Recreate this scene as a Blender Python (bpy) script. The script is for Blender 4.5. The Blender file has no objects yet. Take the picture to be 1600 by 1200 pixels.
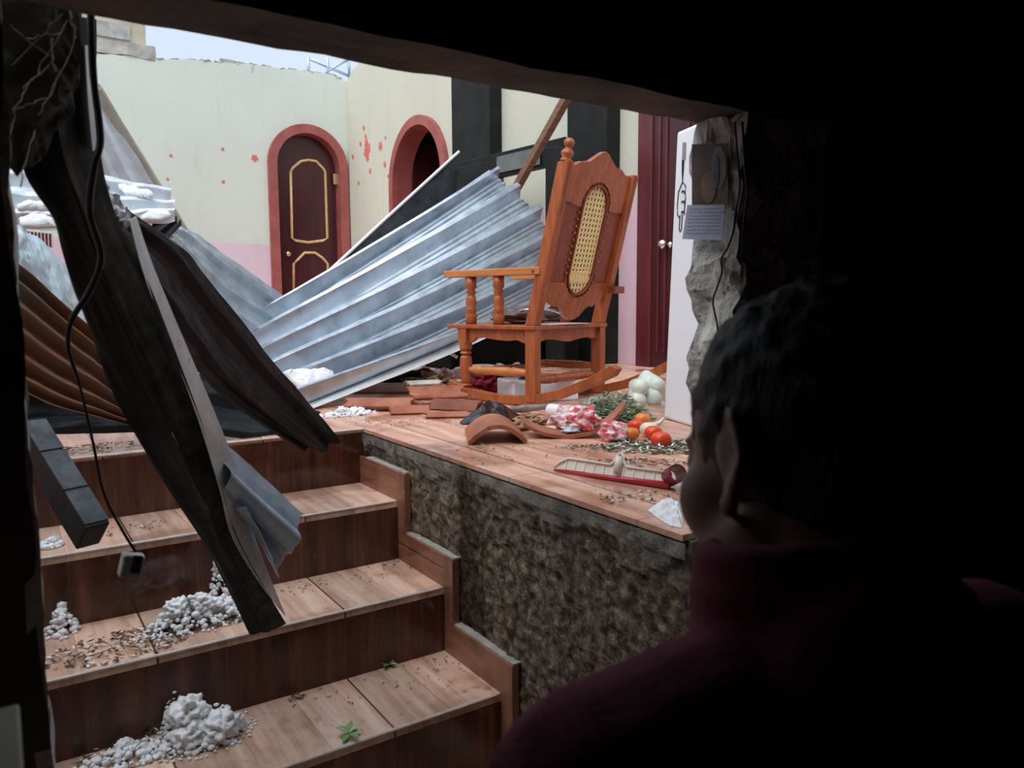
import bpy, bmesh, math, random
from mathutils import Vector, Matrix, noise
random.seed(7)
PI = math.pi
C = bpy.context.scene.collection
sc = bpy.context.scene

# ---------------------------------------------------------------- camera, sky, light, exposure
Z0 = 1.54                       # eye height above the lower floor
F = 1200.408
RW = Matrix(((0.83013078, 0.06338891, -0.55395372), (-0.55754389, 0.08499540, -0.82578483), (-0.00526208, 0.99436293, 0.10589940)))
cam_d = bpy.data.cameras.new('camera'); cam = bpy.data.objects.new('camera', cam_d); C.objects.link(cam)
cam_d.sensor_width = 36; cam_d.sensor_fit = 'HORIZONTAL'; cam_d.lens = 36*F/1600; cam_d.clip_start = 0.02
cam_d.dof.use_dof = True; cam_d.dof.focus_distance = 3.0; cam_d.dof.aperture_fstop = 8.0
cam.matrix_world = Matrix.Translation((0, 0, Z0)) @ RW.to_4x4()
sc.camera = cam
w = bpy.data.worlds.new('world'); sc.world = w; w.use_nodes = True
nt = w.node_tree; bg = nt.nodes['Background']
tc = nt.nodes.new('ShaderNodeTexCoord'); nz = nt.nodes.new('ShaderNodeTexNoise'); cr = nt.nodes.new('ShaderNodeValToRGB')
nz.inputs['Scale'].default_value = 2.0; nz.inputs['Detail'].default_value = 3
cr.color_ramp.elements[0].color = (0.52, 0.62, 0.80, 1); cr.color_ramp.elements[1].color = (0.62, 0.70, 0.82, 1)
nt.links.new(tc.outputs['Generated'], nz.inputs['Vector']); nt.links.new(nz.outputs['Fac'], cr.inputs['Fac']); nt.links.new(cr.outputs['Color'], bg.inputs['Color'])
bg.inputs['Strength'].default_value = 1.25
sun_d = bpy.data.lights.new('sun', 'SUN'); sun = bpy.data.objects.new('sun', sun_d); C.objects.link(sun)
sun_d.energy = 3.7; sun_d.angle = math.radians(80); sun_d.color = (1.0, 0.99, 0.96)
sun.rotation_euler = Vector((-0.50, -0.24, 0.83)).to_track_quat('Z', 'Y').to_euler()
sun.location = (0, 0, 6)
sc.view_settings.view_transform = 'Standard'; sc.view_settings.look = 'None'
sc.view_settings.exposure = 0.0; sc.view_settings.gamma = 1.0; sc.view_settings.use_curve_mapping = False

# ---------------------------------------------------------------- pixel -> world on a real plane
def ray(px, py):
    return RW @ Vector(((px-800)/F, -(py-600)/F, -1.0))
def at(px, py, y=None, x=None, z=None, d=None):
    v = ray(px, py)
    if y is not None: v = v*(y/v.y)
    elif x is not None: v = v*(x/v.x)
    elif z is not None: v = v*((z-Z0)/v.z)
    else: v = v*d
    return v + Vector((0, 0, Z0))
FL = Z0-0.424                   # upper floor level
TR, RI, Y0, XS = 0.2918, 0.1860, 2.4273, 1.017

# ---------------------------------------------------------------- materials
MATS = {}
def N(t, typ, **kw):
    n = t.nodes.new(typ)
    for k, v in kw.items(): setattr(n, k, v)
    return n
def ramp(t, fac, stops):
    r = N(t, 'ShaderNodeValToRGB'); e = r.color_ramp.elements
    while len(e) < len(stops): e.new(0.5)
    for i, (p, c) in enumerate(stops):
        e[i].position = p; e[i].color = (c[0], c[1], c[2], 1) if not isinstance(c, float) else (c, c, c, 1)
    t.links.new(fac, r.inputs['Fac']); return r.outputs['Color']
def noi(t, vec, scale, detail=4, rough=0.6, stretch=(1, 1, 1)):
    mp = N(t, 'ShaderNodeMapping'); mp.inputs['Scale'].default_value = stretch
    n = N(t, 'ShaderNodeTexNoise'); n.inputs['Scale'].default_value = scale; n.inputs['Detail'].default_value = detail; n.inputs['Roughness'].default_value = rough
    t.links.new(vec, mp.inputs['Vector']); t.links.new(mp.outputs['Vector'], n.inputs['Vector']); return n.outputs['Fac']
def mix(t, f, a, b, mode='MIX'):
    m = N(t, 'ShaderNodeMix', data_type='RGBA', blend_type=mode)
    for sock, v in ((m.inputs[0], f), (m.inputs[6], a), (m.inputs[7], b)):
        if isinstance(v, (int, float)): sock.default_value = v
        elif isinstance(v, tuple): sock.default_value = (*v, 1)
        else: t.links.new(v, sock)
    return m.outputs[2]
def mth(t, op, a, b=0.0, c=None):
    m = N(t, 'ShaderNodeMath', operation=op)
    for i, v in enumerate((a, b) if c is None else (a, b, c)):
        if isinstance(v, (int, float)): m.inputs[i].default_value = v
        else: t.links.new(v, m.inputs[i])
    return m.outputs[0]
def base(name, rough=0.6, metal=0.0, spec=0.5):
    m = bpy.data.materials.new(name); m.use_nodes = True; t = m.node_tree; b = t.nodes['Principled BSDF']
    b.inputs['Roughness'].default_value = rough; b.inputs['Metallic'].default_value = metal; b.inputs['Specular IOR Level'].default_value = spec
    co = N(t, 'ShaderNodeTexCoord'); MATS[name] = m
    return m, t, b, co.outputs['Object']
def bump(t, b, h, st=0.4, dist=0.01):
    n = N(t, 'ShaderNodeBump'); n.inputs['Strength'].default_value = st; n.inputs['Distance'].default_value = dist
    t.links.new(h, n.inputs['Height']); t.links.new(n.outputs['Normal'], b.inputs['Normal'])
def mat(name, c1, c2=None, scale=8, stretch=(1, 1, 1), rough=0.6, metal=0.0, bmp=0.0, bs=60, lo=0.35, hi=0.65, spec=0.5, c3=None, s3=30, lo3=0.6, hi3=0.7, dist=0.005, trans=0.0, sheen=0.0):
    m, t, b, co = base(name, rough, metal, spec)
    if c2 is None: b.inputs['Base Color'].default_value = (*c1, 1)
    else:
        col = ramp(t, noi(t, co, scale, 5, 0.6, stretch), [(lo, c1), (hi, c2)])
        if c3 is not None:
            f = ramp(t, noi(t, co, s3, 4, 0.6), [(lo3, 0.0), (hi3, 1.0)])
            col = mix(t, f, col, c3)
        t.links.new(col, b.inputs['Base Color'])
    if bmp: bump(t, b, noi(t, co, bs, 4, 0.6, stretch), bmp, dist)
    if trans: b.inputs['Transmission Weight'].default_value = trans
    return m

def wood_tile(name, cols, axis, tile=0.45, tint=1.0, rough=0.28, phase=0.0, cross=0.0, planks=3):
    """printed wood plank tile; axis = index of the coordinate ACROSS the planks; grain runs along the other one"""
    m, t, b, co = base(name, rough)
    s = N(t, 'ShaderNodeSeparateXYZ'); t.links.new(co, s.inputs[0])
    u = mth(t, 'ADD', s.outputs[axis], 10+phase)
    pl = mth(t, 'FLOOR', mth(t, 'DIVIDE', u, tile/planks))
    wn = N(t, 'ShaderNodeTexWhiteNoise', noise_dimensions='1D'); t.links.new(pl, wn.inputs['W'])
    st = [1.2, 1.2, 1.2]; st[axis] = 14
    off = N(t, 'ShaderNodeCombineXYZ')
    for i in range(3): t.links.new(mth(t, 'MULTIPLY', wn.outputs['Value'], 7.0+i), off.inputs[i])
    va = N(t, 'ShaderNodeVectorMath', operation='ADD'); t.links.new(co, va.inputs[0]); t.links.new(off.outputs[0], va.inputs[1])
    g = noi(t, va.outputs[0], 2.2, 6, 0.65, tuple(st))
    col = ramp(t, g, [(0.28, cols[0]), (0.5, cols[1]), (0.72, cols[2])])
    br = ramp(t, wn.outputs['Value'], [(0.0, 0.72), (1.0, 1.12)])
    col = mix(t, 1.0, col, br, 'MULTIPLY')
    def line(v, per, wd):
        fr = mth(t, 'ABSOLUTE', mth(t, 'SUBTRACT', mth(t, 'FRACT', mth(t, 'DIVIDE', v, per)), 0.5))
        return mth(t, 'GREATER_THAN', fr, 0.5-wd/per/2)
    l1 = line(u, tile/planks, 0.0022); l2 = line(u, tile, 0.005)
    col = mix(t, mth(t, 'MULTIPLY', l1, 0.45), col, (0.12, 0.05, 0.03))
    col = mix(t, l2, col, (0.10, 0.055, 0.04))
    if cross:
        v = mth(t, 'ADD', s.outputs[1-axis if axis < 2 else 2], 10.17)
        col = mix(t, line(v, cross, 0.005), col, (0.35, 0.24, 0.19))
    wet = noi(t, co, 3.5, 3)
    col = mix(t, ramp(t, wet, [(0.52, 0.0), (0.60, 0.45)]), col, mix(t, 1.0, col, (0.45, 0.36, 0.30), 'MULTIPLY'))
    dirt = ramp(t, noi(t, co, 26, 5, 0.7), [(0.60, 0.0), (0.70, 0.6)])
    col = mix(t, dirt, col, (0.13, 0.07, 0.04))
    t.links.new(col, b.inputs['Base Color'])
    rr = ramp(t, wet, [(0.45, 0.42), (0.6, 0.12)]); t.links.new(rr, b.inputs['Roughness'])
    bump(t, b, g, 0.08, 0.003)
    return m
WT = [(0.48, 0.27, 0.18), (0.76, 0.49, 0.36), (0.92, 0.72, 0.60)]
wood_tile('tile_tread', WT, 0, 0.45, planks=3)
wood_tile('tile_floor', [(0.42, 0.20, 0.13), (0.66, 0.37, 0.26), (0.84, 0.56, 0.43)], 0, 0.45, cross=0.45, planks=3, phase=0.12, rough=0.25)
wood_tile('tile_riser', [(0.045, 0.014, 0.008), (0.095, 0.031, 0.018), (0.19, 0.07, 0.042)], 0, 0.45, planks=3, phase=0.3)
wood_tile('tile_skirt', [(0.22, 0.09, 0.055), (0.36, 0.16, 0.10), (0.48, 0.24, 0.155)], 2, 0.9, planks=3)
wood_tile('tile_skirt_end', [(0.22, 0.09, 0.055), (0.36, 0.16, 0.10), (0.48, 0.24, 0.155)], 1, 0.9, planks=3)

def wall_paint(name, split, cream, pink, stain):
    m, t, b, co = base(name, 0.75, 0, 0.25)
    s = N(t, 'ShaderNodeSeparateXYZ'); t.links.new(co, s.inputs[0])
    cr_ = ramp(t, noi(t, co, 1.2, 5, 0.6), [(0.3, cream), (0.7, tuple(c*0.93 for c in cream))])
    pk = ramp(t, noi(t, co, 2.0, 5, 0.6), [(0.3, pink), (0.7, tuple(c*0.9 for c in pink))])
    edge = mth(t, 'ADD', s.outputs[2], mth(t, 'MULTIPLY', noi(t, co, 2, 2), 0.02))
    f = mth(t, 'GREATER_THAN', edge, split)
    col = mix(t, f, pk, cr_)
    run = ramp(t, noi(t, co, 3.0, 6, 0.7, (3, 3, 0.35)), [(0.56, 0.0), (0.72, 0.35)])
    col = mix(t, run, col, stain)
    sp = ramp(t, noi(t, co, 34, 3, 0.7), [(0.72, 0.0), (0.76, 0.8)])
    col = mix(t, sp, col, (0.30, 0.24, 0.18))
    t.links.new(col, b.inputs['Base Color'])
    bump(t, b, noi(t, co, 20, 5, 0.7), 0.25, 0.01)
wall_paint('paint_back', FL+1.085, (0.64, 0.71, 0.63), (0.70, 0.57, 0.66), (0.50, 0.48, 0.40))
wall_paint('paint_side', FL+1.085, (0.56, 0.57, 0.47), (0.70, 0.50, 0.58), (0.44, 0.40, 0.29))  # same paint as the back wall, with its yellower, duller light in the colour

def rough_render():
    m, t, b, co = base('rough_render', 0.85, 0, 0.3)
    s = N(t, 'ShaderNodeSeparateXYZ'); t.links.new(co, s.inputs[0])
    body = ramp(t, noi(t, co, 34, 6, 0.72), [(0.38, (0.07, 0.047, 0.033)), (0.52, (0.28, 0.215, 0.155)), (0.66, (0.56, 0.46, 0.35))])
    streak = ramp(t, noi(t, co, 1.6, 3, 0.5, (1, 3.2, 0.16)), [(0.48, 0.0), (0.56, 1.0)])
    col = mix(t, streak, body, mix(t, 1.0, body, (0.36, 0.31, 0.28), 'MULTIPLY'))
    # smoother grey skim near the top, with a ragged lower edge
    h = mth(t, 'ADD', s.outputs[2], mth(t, 'MULTIPLY', mth(t, 'SUBTRACT', noi(t, co, 5, 4, 0.6), 0.5), 0.50))
    skim = ramp(t, mth(t, 'SUBTRACT', h, FL-0.075), [(0.0, 0.0), (0.02, 0.95)])
    grey = ramp(t, noi(t, co, 12, 5, 0.65), [(0.3, (0.24, 0.22, 0.19)), (0.7, (0.50, 0.47, 0.41))])
    col = mix(t, skim, col, mix(t, mth(t, 'MULTIPLY', streak, 0.7), grey, (0.10, 0.085, 0.07)))
    t.links.new(col, b.inputs['Base Color'])
    bump(t, b, noi(t, co, 55, 6, 0.75), 1.0, 0.025)
rough_render()
mat('concrete', (0.20, 0.195, 0.175), (0.42, 0.41, 0.37), 9, rough=0.9, bmp=0.8, bs=30, c3=(0.10, 0.09, 0.08), s3=24, dist=0.012)
mat('plaster_jamb', (0.60, 0.59, 0.52), (0.85, 0.84, 0.76), 10, rough=0.9, bmp=0.9, bs=28, c3=(0.20, 0.17, 0.13), s3=32, lo3=0.56, hi3=0.66, dist=0.012)
mat('lintel_dark', (0.07, 0.062, 0.058), (0.16, 0.135, 0.12), 6, rough=0.95, bmp=0.6, bs=20, dist=0.01, c3=(0.22, 0.13, 0.09), s3=3, lo3=0.5, hi3=0.7)  # dark grey-brown with reddish patches
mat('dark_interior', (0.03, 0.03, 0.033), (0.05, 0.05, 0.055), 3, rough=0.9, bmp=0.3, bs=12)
mat('coping', (0.30, 0.29, 0.26), (0.50, 0.48, 0.43), 7, rough=0.9, bmp=0.6, bs=30)
mat('block_tan', (0.42, 0.34, 0.24), (0.60, 0.52, 0.40), 4, rough=0.9, bmp=0.5, bs=20)
mat('maroon_paint', (0.075, 0.012, 0.016), (0.115, 0.020, 0.025), 3, (4, 4, 0.6), rough=0.32)
mat('maroon_deep', (0.038, 0.007, 0.010), (0.062, 0.012, 0.016), 3, (4, 4, 0.6), rough=0.3)
mat('arch_paint', (0.26, 0.06, 0.055), (0.36, 0.10, 0.09), 5, rough=0.5)
mat('gilt', (0.60, 0.40, 0.17), (0.72, 0.52, 0.26), 30, rough=0.4)
mat('brass', (0.75, 0.62, 0.36), rough=0.3, metal=0.9)
mat('chrome', (0.82, 0.82, 0.82), rough=0.2, metal=1.0)
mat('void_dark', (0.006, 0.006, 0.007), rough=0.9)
mat('dark_post', (0.008, 0.009, 0.009), (0.017, 0.019, 0.019), 4, rough=0.5, spec=0.15)
mat('grey_board', (0.08, 0.09, 0.09), (0.13, 0.145, 0.145), 5, rough=0.4)
mat('timber_brown', (0.13, 0.06, 0.035), (0.25, 0.13, 0.08), 6, (1, 1, 12), rough=0.6, bmp=0.2)
mat('timber_dark', (0.010, 0.010, 0.011), (0.022, 0.022, 0.024), 14, rough=0.6, bmp=0.3)
mat('timber_weather', (0.05, 0.058, 0.065), (0.13, 0.15, 0.165), 24, rough=0.6, bmp=0.3)

def galv(name, c1, c2, c3, rough=0.36, metal=0.7, s=9, stretch=(1, 1, 1)):
    m, t, b, co = base(name, rough, metal)
    col = ramp(t, noi(t, co, s, 5, 0.6, stretch), [(0.35, c1), (0.65, c2)])
    f = ramp(t, noi(t, co, 60, 4, 0.7), [(0.62, 0.0), (0.70, 0.7)])
    col = mix(t, f, col, c3)
    t.links.new(col, b.inputs['Base Color'])
    t.links.new(ramp(t, noi(t, co, 18, 4), [(0.3, rough-0.08), (0.7, rough+0.14)]), b.inputs['Roughness'])
    bump(t, b, noi(t, co, 14, 3), 0.12, 0.01)
galv('galvanised', (0.40, 0.45, 0.50), (0.58, 0.64, 0.70), (0.28, 0.31, 0.34), 0.34, 0.92)
galv('galvanised_matte', (0.60, 0.68, 0.73), (0.80, 0.86, 0.90), (0.45, 0.48, 0.50), 0.4, 0.15)
galv('galvanised_dull', (0.38, 0.46, 0.52), (0.58, 0.67, 0.73), (0.22, 0.25, 0.28), 0.4, 0.45)
galv('galvanised_tan', (0.46, 0.43, 0.34), (0.60, 0.57, 0.46), (0.25, 0.15, 0.09), 0.5, 0.5)
galv('galvanised_pale', (0.52, 0.64, 0.68), (0.66, 0.76, 0.80), (0.8, 0.84, 0.88), 0.4, 0.35, 5)
galv('sheet_dark', (0.008, 0.010, 0.012), (0.022, 0.026, 0.029), (0.03, 0.03, 0.032), 0.5, 0.3, 7)  # near-black colour holds the shade of sheet undersides
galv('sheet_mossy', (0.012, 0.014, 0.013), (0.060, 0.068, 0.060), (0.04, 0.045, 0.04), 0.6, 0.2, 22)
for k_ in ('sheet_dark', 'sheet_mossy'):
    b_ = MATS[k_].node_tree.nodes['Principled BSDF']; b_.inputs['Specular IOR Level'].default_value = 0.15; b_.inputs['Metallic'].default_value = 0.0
galv('flap_blue', (0.30, 0.42, 0.52), (0.44, 0.58, 0.68), (0.16, 0.20, 0.24), 0.4, 0.2)  # blue put into the metal colour to look sky-lit
galv('edge_light', (0.66, 0.69, 0.69), (0.82, 0.85, 0.85), (0.28, 0.28, 0.27), 0.5, 0.2, 20)
def rusty():
    m, t, b, co = base('rusty_sheet', 0.7, 0.2)
    f = noi(t, co, 5, 6, 0.65)
    col = ramp(t, f, [(0.34, (0.34, 0.15, 0.075)), (0.52, (0.28, 0.15, 0.09)), (0.60, (0.20, 0.17, 0.15)), (0.72, (0.30, 0.34, 0.36))])
    t.links.new(col, b.inputs['Base Color']); bump(t, b, noi(t, co, 60, 4), 0.3, 0.004)
rusty()
def hail():
    m, t, b, co = base('hail_ice', 0.45, 0)
    col = ramp(t, noi(t, co, 30, 4), [(0.3, (0.86, 0.89, 0.92)), (0.7, (0.95, 0.97, 0.98))])
    col = mix(t, ramp(t, noi(t, co, 38, 4, 0.7), [(0.60, 0.0), (0.70, 0.8)]), col, (0.20, 0.16, 0.12))
    t.links.new(col, b.inputs['Base Color']); b.inputs['Subsurface Weight'].default_value = 0.0
    bump(t, b, noi(t, co, 120, 4), 0.5, 0.005)
hail()
mat('chair_wood', (0.30, 0.075, 0.022), (0.44, 0.125, 0.040), 7, (6, 6, 1), rough=0.3, bmp=0.05)
mat('chair_wood_light', (0.50, 0.17, 0.045), (0.60, 0.24, 0.075), 7, (6, 1, 6), rough=0.3)
mat('chair_wood_panel', (0.20, 0.045, 0.018), (0.28, 0.07, 0.028), 7, (6, 6, 1), rough=0.35)
mat('cane', (0.88, 0.66, 0.26), (0.95, 0.80, 0.42), 60, rough=0.5)
mat('terracotta', (0.27, 0.085, 0.042), (0.43, 0.16, 0.09), 9, rough=0.8, bmp=0.3, bs=40, c3=(0.20, 0.10, 0.07), s3=20)
mat('terracotta_pale', (0.42, 0.24, 0.21), (0.58, 0.38, 0.34), 7, rough=0.8, bmp=0.2, bs=40)
mat('terracotta_dark', (0.15, 0.05, 0.03), (0.24, 0.085, 0.05), 9, rough=0.85, bmp=0.4, bs=40)
mat('white_enamel', (0.84, 0.87, 0.93), (0.87, 0.90, 0.95), 2, rough=0.28)
mat('black_ink', (0.015, 0.015, 0.018), rough=0.5)
mat('white_plastic', (0.80, 0.80, 0.80), (0.70, 0.70, 0.72), 20, rough=0.35)
mat('dusty_plastic', (0.24, 0.25, 0.22), (0.50, 0.52, 0.48), 40, rough=0.6)
mat('cream_plastic', (0.78, 0.72, 0.62), (0.84, 0.79, 0.70), 14, rough=0.4)
mat('red_plastic', (0.42, 0.02, 0.03), (0.50, 0.04, 0.05), 14, rough=0.3)
mat('maroon_plastic', (0.16, 0.02, 0.045), rough=0.3)
mat('black_gloss', (0.012, 0.012, 0.014), rough=0.12)
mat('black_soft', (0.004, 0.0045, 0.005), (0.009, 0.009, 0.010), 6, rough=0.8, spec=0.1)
mat('paper_blue', (0.52, 0.55, 0.70), (0.60, 0.62, 0.76), 10, rough=0.8)
mat('paper_ink', (0.22, 0.24, 0.34), rough=0.8)
mat('tomato', (0.80, 0.055, 0.02), (0.86, 0.12, 0.03), 12, rough=0.22)
mat('tomato_unripe', (0.80, 0.14, 0.03), (0.80, 0.36, 0.08), 14, rough=0.25)
mat('onion_white', (0.76, 0.74, 0.55), (0.84, 0.83, 0.72), 14, (4, 4, 1), rough=0.35)
mat('onion_mint', (0.62, 0.76, 0.66), (0.76, 0.86, 0.78), 6, rough=0.35)
mat('herb_green', (0.09, 0.17, 0.06), (0.24, 0.34, 0.15), 40, rough=0.5)
mat('herb_pale', (0.38, 0.46, 0.30), (0.55, 0.62, 0.46), 40, rough=0.5)
mat('leaf_green', (0.10, 0.26, 0.05), (0.24, 0.42, 0.12), 40, rough=0.4)
mat('debris_dark', (0.03, 0.026, 0.02), (0.10, 0.07, 0.045), 50, rough=0.8)
mat('debris_brown', (0.16, 0.08, 0.045), (0.34, 0.20, 0.12), 40, rough=0.8)
mat('dry_leaf', (0.24, 0.13, 0.07), (0.44, 0.28, 0.18), 30, rough=0.7)
mat('pink_film', (0.70, 0.10, 0.14), (0.90, 0.74, 0.74), 30, (1, 1, 2), rough=0.15, lo=0.46, hi=0.56, bmp=0.8, bs=40, dist=0.01)
mat('white_film', (0.78, 0.76, 0.78), (0.74, 0.30, 0.32), 34, (1, 1, 4), rough=0.2, lo=0.46, hi=0.56, bmp=0.8, bs=40, dist=0.01)
mat('blue_film', (0.50, 0.60, 0.74), (0.70, 0.76, 0.84), 30, rough=0.2)
mat('clear_film', (0.66, 0.70, 0.70), (0.55, 0.62, 0.58), 30, rough=0.12, trans=0.75)
mat('blue_plastic', (0.02, 0.06, 0.42), rough=0.3)
mat('red_cloth', (0.20, 0.010, 0.03), (0.28, 0.02, 0.05), 20, rough=0.9)
mat('grey_cloth', (0.16, 0.12, 0.11), (0.34, 0.30, 0.28), 24, rough=0.9)
mat('bag_brown', (0.07, 0.04, 0.035), (0.15, 0.09, 0.08), 20, rough=0.3)
mat('rag_brown', (0.05, 0.05, 0.042), (0.17, 0.16, 0.13), 12, rough=0.95, bmp=0.5)
mat('cable_black', (0.010, 0.011, 0.012), rough=0.5)
mat('dust_web', (0.40, 0.40, 0.35), (0.60, 0.60, 0.54), 40, rough=1.0)
mat('beige_board', (0.66, 0.60, 0.44), (0.78, 0.72, 0.56), 6, rough=0.7)
mat('flower_red', (0.56, 0.10, 0.10), (0.70, 0.22, 0.20), 50, rough=0.6)
mat('print_brown', (0.05, 0.026, 0.018), (0.17, 0.10, 0.06), 14, (1, 1, 1), rough=0.5, c3=(0.05, 0.02, 0.02), s3=9)
mat('print_teal', (0.03, 0.09, 0.085), (0.06, 0.15, 0.14), 30, rough=0.5)
mat('print_ochre', (0.17, 0.10, 0.055), (0.26, 0.17, 0.09), 30, rough=0.5)
mat('print_cream', (0.14, 0.12, 0.085), (0.22, 0.20, 0.15), 20, rough=0.5)
mat('nosing_metal', (0.58, 0.50, 0.44), (0.74, 0.68, 0.62), 40, rough=0.35)
mat('skin', (0.34, 0.21, 0.15), (0.40, 0.26, 0.19), 30, rough=0.5)
mat('hair', (0.012, 0.011, 0.011), (0.03, 0.028, 0.026), 120, (1, 1, 0.2), rough=0.6, bmp=0.8, bs=160)
mat('jacket_maroon', (0.24, 0.045, 0.080), (0.30, 0.065, 0.105), 60, rough=0.95, bmp=0.3, bs=160)
mat('trousers_dark', (0.02, 0.022, 0.03), (0.03, 0.032, 0.04), 40, rough=0.9)
mat('grout_cement', (0.33, 0.30, 0.26), (0.48, 0.45, 0.40), 30, rough=0.9, bmp=0.5)

# ---------------------------------------------------------------- mesh helpers
class MB:
    def __init__(s): s.v = []; s.f = []; s.m = []; s.mi = 0
    def add(s, vs, fs):
        o = len(s.v); s.v += [Vector(v) for v in vs]; s.f += [tuple(i+o for i in f) for f in fs]; s.m += [s.mi]*len(fs); return s
    def box(s, c, size, rot=None):
        hx, hy, hz = [a/2 for a in size]; c = Vector(c)
        vs = [Vector((x, y, z)) for x in (-hx, hx) for y in (-hy, hy) for z in (-hz, hz)]
        if rot is not None: vs = [rot @ v for v in vs]
        return s.add([c+v for v in vs], [(0, 1, 3, 2), (4, 6, 7, 5), (0, 4, 5, 1), (2, 3, 7, 6), (0, 2, 6, 4), (1, 5, 7, 3)])
    def bb(s, a, b): return s.box([(a[i]+b[i])/2 for i in range(3)], [abs(b[i]-a[i]) for i in range(3)])
    def hexa(s, a, b):      # two quads, matching order
        return s.add(list(a)+list(b), [(3, 2, 1, 0), (4, 5, 6, 7), (0, 1, 5, 4), (1, 2, 6, 5), (2, 3, 7, 6), (3, 0, 4, 7)])
    def tube(s, pts, r, n=8, cap=True, flat=1.0):
        pts = [Vector(p) for p in pts]; rs = r if isinstance(r, (list, tuple)) else [r]*len(pts)
        vs = []; fs = []; up = Vector((0.13, 0.27, 1)).normalized()
        for i, p in enumerate(pts):
            t = (pts[min(i+1, len(pts)-1)]-pts[max(i-1, 0)]).normalized()
            a = t.cross(up)
            if a.length < 1e-3: a = t.cross(Vector((1, 0, 0)))
            a.normalize(); b = t.cross(a)
            for k in range(n):
                an = 2*PI*k/n; vs.append(p+a*math.cos(an)*rs[i]+b*math.sin(an)*rs[i]*flat)
        for i in range(len(pts)-1):
            for k in range(n): fs.append((i*n+k, i*n+(k+1) % n, (i+1)*n+(k+1) % n, (i+1)*n+k))
        if cap: fs.append(tuple(range(n))[::-1]); fs.append(tuple((len(pts)-1)*n+k for k in range(n)))
        return s.add(vs, fs)
    def lathe(s, p0, p1, prof, n=16):
        """prof: (fraction along p0->p1, radius)"""
        p0 = Vector(p0); p1 = Vector(p1)
        ax = (p1-p0).normalized(); a = ax.cross(Vector((0.3, 0.2, 1)) if abs(ax.z) < 0.9 else Vector((1, 0, 0))).normalized(); b = ax.cross(a)
        vs = []; fs = []
        for t, r in prof:
            q = p0.lerp(p1, t)
            for k in range(n):
                an = 2*PI*k/n; vs.append(q+(a*math.cos(an)+b*math.sin(an))*r)
        m = len(prof)
        for i in range(m-1):
            for k in range(n): fs.append((i*n+k, i*n+(k+1) % n, (i+1)*n+(k+1) % n, (i+1)*n+k))
        fs.append(tuple(range(n))[::-1]); fs.append(tuple((m-1)*n+k for k in range(n)))
        return s.add(vs, fs)
    def prism(s, outline, o, ax, ay, th):
        """outline in 2D, o + x*ax + y*ay, thickness vector th"""
        o = Vector(o); ax = Vector(ax); ay = Vector(ay); th = Vector(th); n = len(outline)
        a = [o+ax*x+ay*y for x, y in outline]
        return s.add(a+[p+th for p in a], [tuple(range(n))[::-1], tuple(range(n, 2*n))]+[(i, (i+1) % n, (i+1) % n+n, i+n) for i in range(n)])
    def ico(s, c, r, sub=2, sc_=(1, 1, 1), amp=0.0, fr=3.0, rot=None, seed=0.0):
        bm = bmesh.new(); bmesh.ops.create_icosphere(bm, subdivisions=sub, radius=1.0)
        c = Vector(c); vs = []
        for v in bm.verts:
            p = v.co.copy(); d = 1+amp*noise.noise(p*fr+Vector((seed, seed*1.7, c.x*9)))*1.8
            q = Vector((p.x*r*sc_[0]*d, p.y*r*sc_[1]*d, p.z*r*sc_[2]*d))
            if rot is not None: q = rot @ q
            vs.append(c+q)
        fs = [tuple(v.index for v in f.verts) for f in bm.faces]; bm.free()
        return s.add(vs, fs)

def settag(o, label=None, cat=None, group=None, kind=None):
    if label: o['label'] = label
    if cat: o['category'] = cat
    if group: o['group'] = group
    if kind: o['kind'] = kind
    return o
def obj(name, mb, mats, parent=None, label=None, cat=None, group=None, kind=None, smooth=False, bevel=0.0, local=False, origin=None, solid=0.0, recalc=True):
    me = bpy.data.meshes.new(name)
    if local: org = Vector((0, 0, 0))
    elif parent is not None: org = parent.matrix_world.translation.copy() if parent.parent is None else PW[parent.name]
    elif origin is not None: org = Vector(origin)
    else:
        xs = [v.x for v in mb.v]; ys = [v.y for v in mb.v]; zs = [v.z for v in mb.v]
        org = Vector(((min(xs)+max(xs))/2, (min(ys)+max(ys))/2, min(zs)))
    if kind == 'structure' and origin is None and parent is None: org = Vector((0, 0, 0))
    me.from_pydata([tuple(v-org) for v in mb.v], [], mb.f)
    if recalc:
        bm = bmesh.new(); bm.from_mesh(me); bmesh.ops.recalc_face_normals(bm, faces=bm.faces); bm.to_mesh(me); bm.free()
    mats = mats if isinstance(mats, (list, tuple)) else [mats]
    for m in mats: me.materials.append(MATS[m])
    for p, i in zip(me.polygons, mb.m): p.material_index = i
    if smooth:
        for p in me.polygons: p.use_smooth = True
    o = bpy.data.objects.new(name, me); C.objects.link(o)
    if parent is not None:
        o.parent = parent
        if not local:
            pw = PW.get(parent.name, parent.location.copy()); o.location = org-pw
    else: o.location = org
    PW[o.name] = org
    if bevel:
        b = o.modifiers.new('bevel', 'BEVEL'); b.width = bevel; b.segments = 2; b.limit_method = 'ANGLE'; b.angle_limit = 0.6
    if solid:
        b = o.modifiers.new('solid', 'SOLIDIFY'); b.thickness = solid; b.offset = 0
    return settag(o, label, cat, group, kind)
PW = {}
def thing(name, loc, label=None, cat=None, group=None, rz=0.0, kind=None):
    o = bpy.data.objects.new(name, None); C.objects.link(o); o.location = loc; o.rotation_euler = (0, 0, rz); o.empty_display_size = 0.05
    PW[o.name] = Vector(loc)
    bpy.context.view_layer.update()
    return settag(o, label, cat, group, kind)
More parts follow.
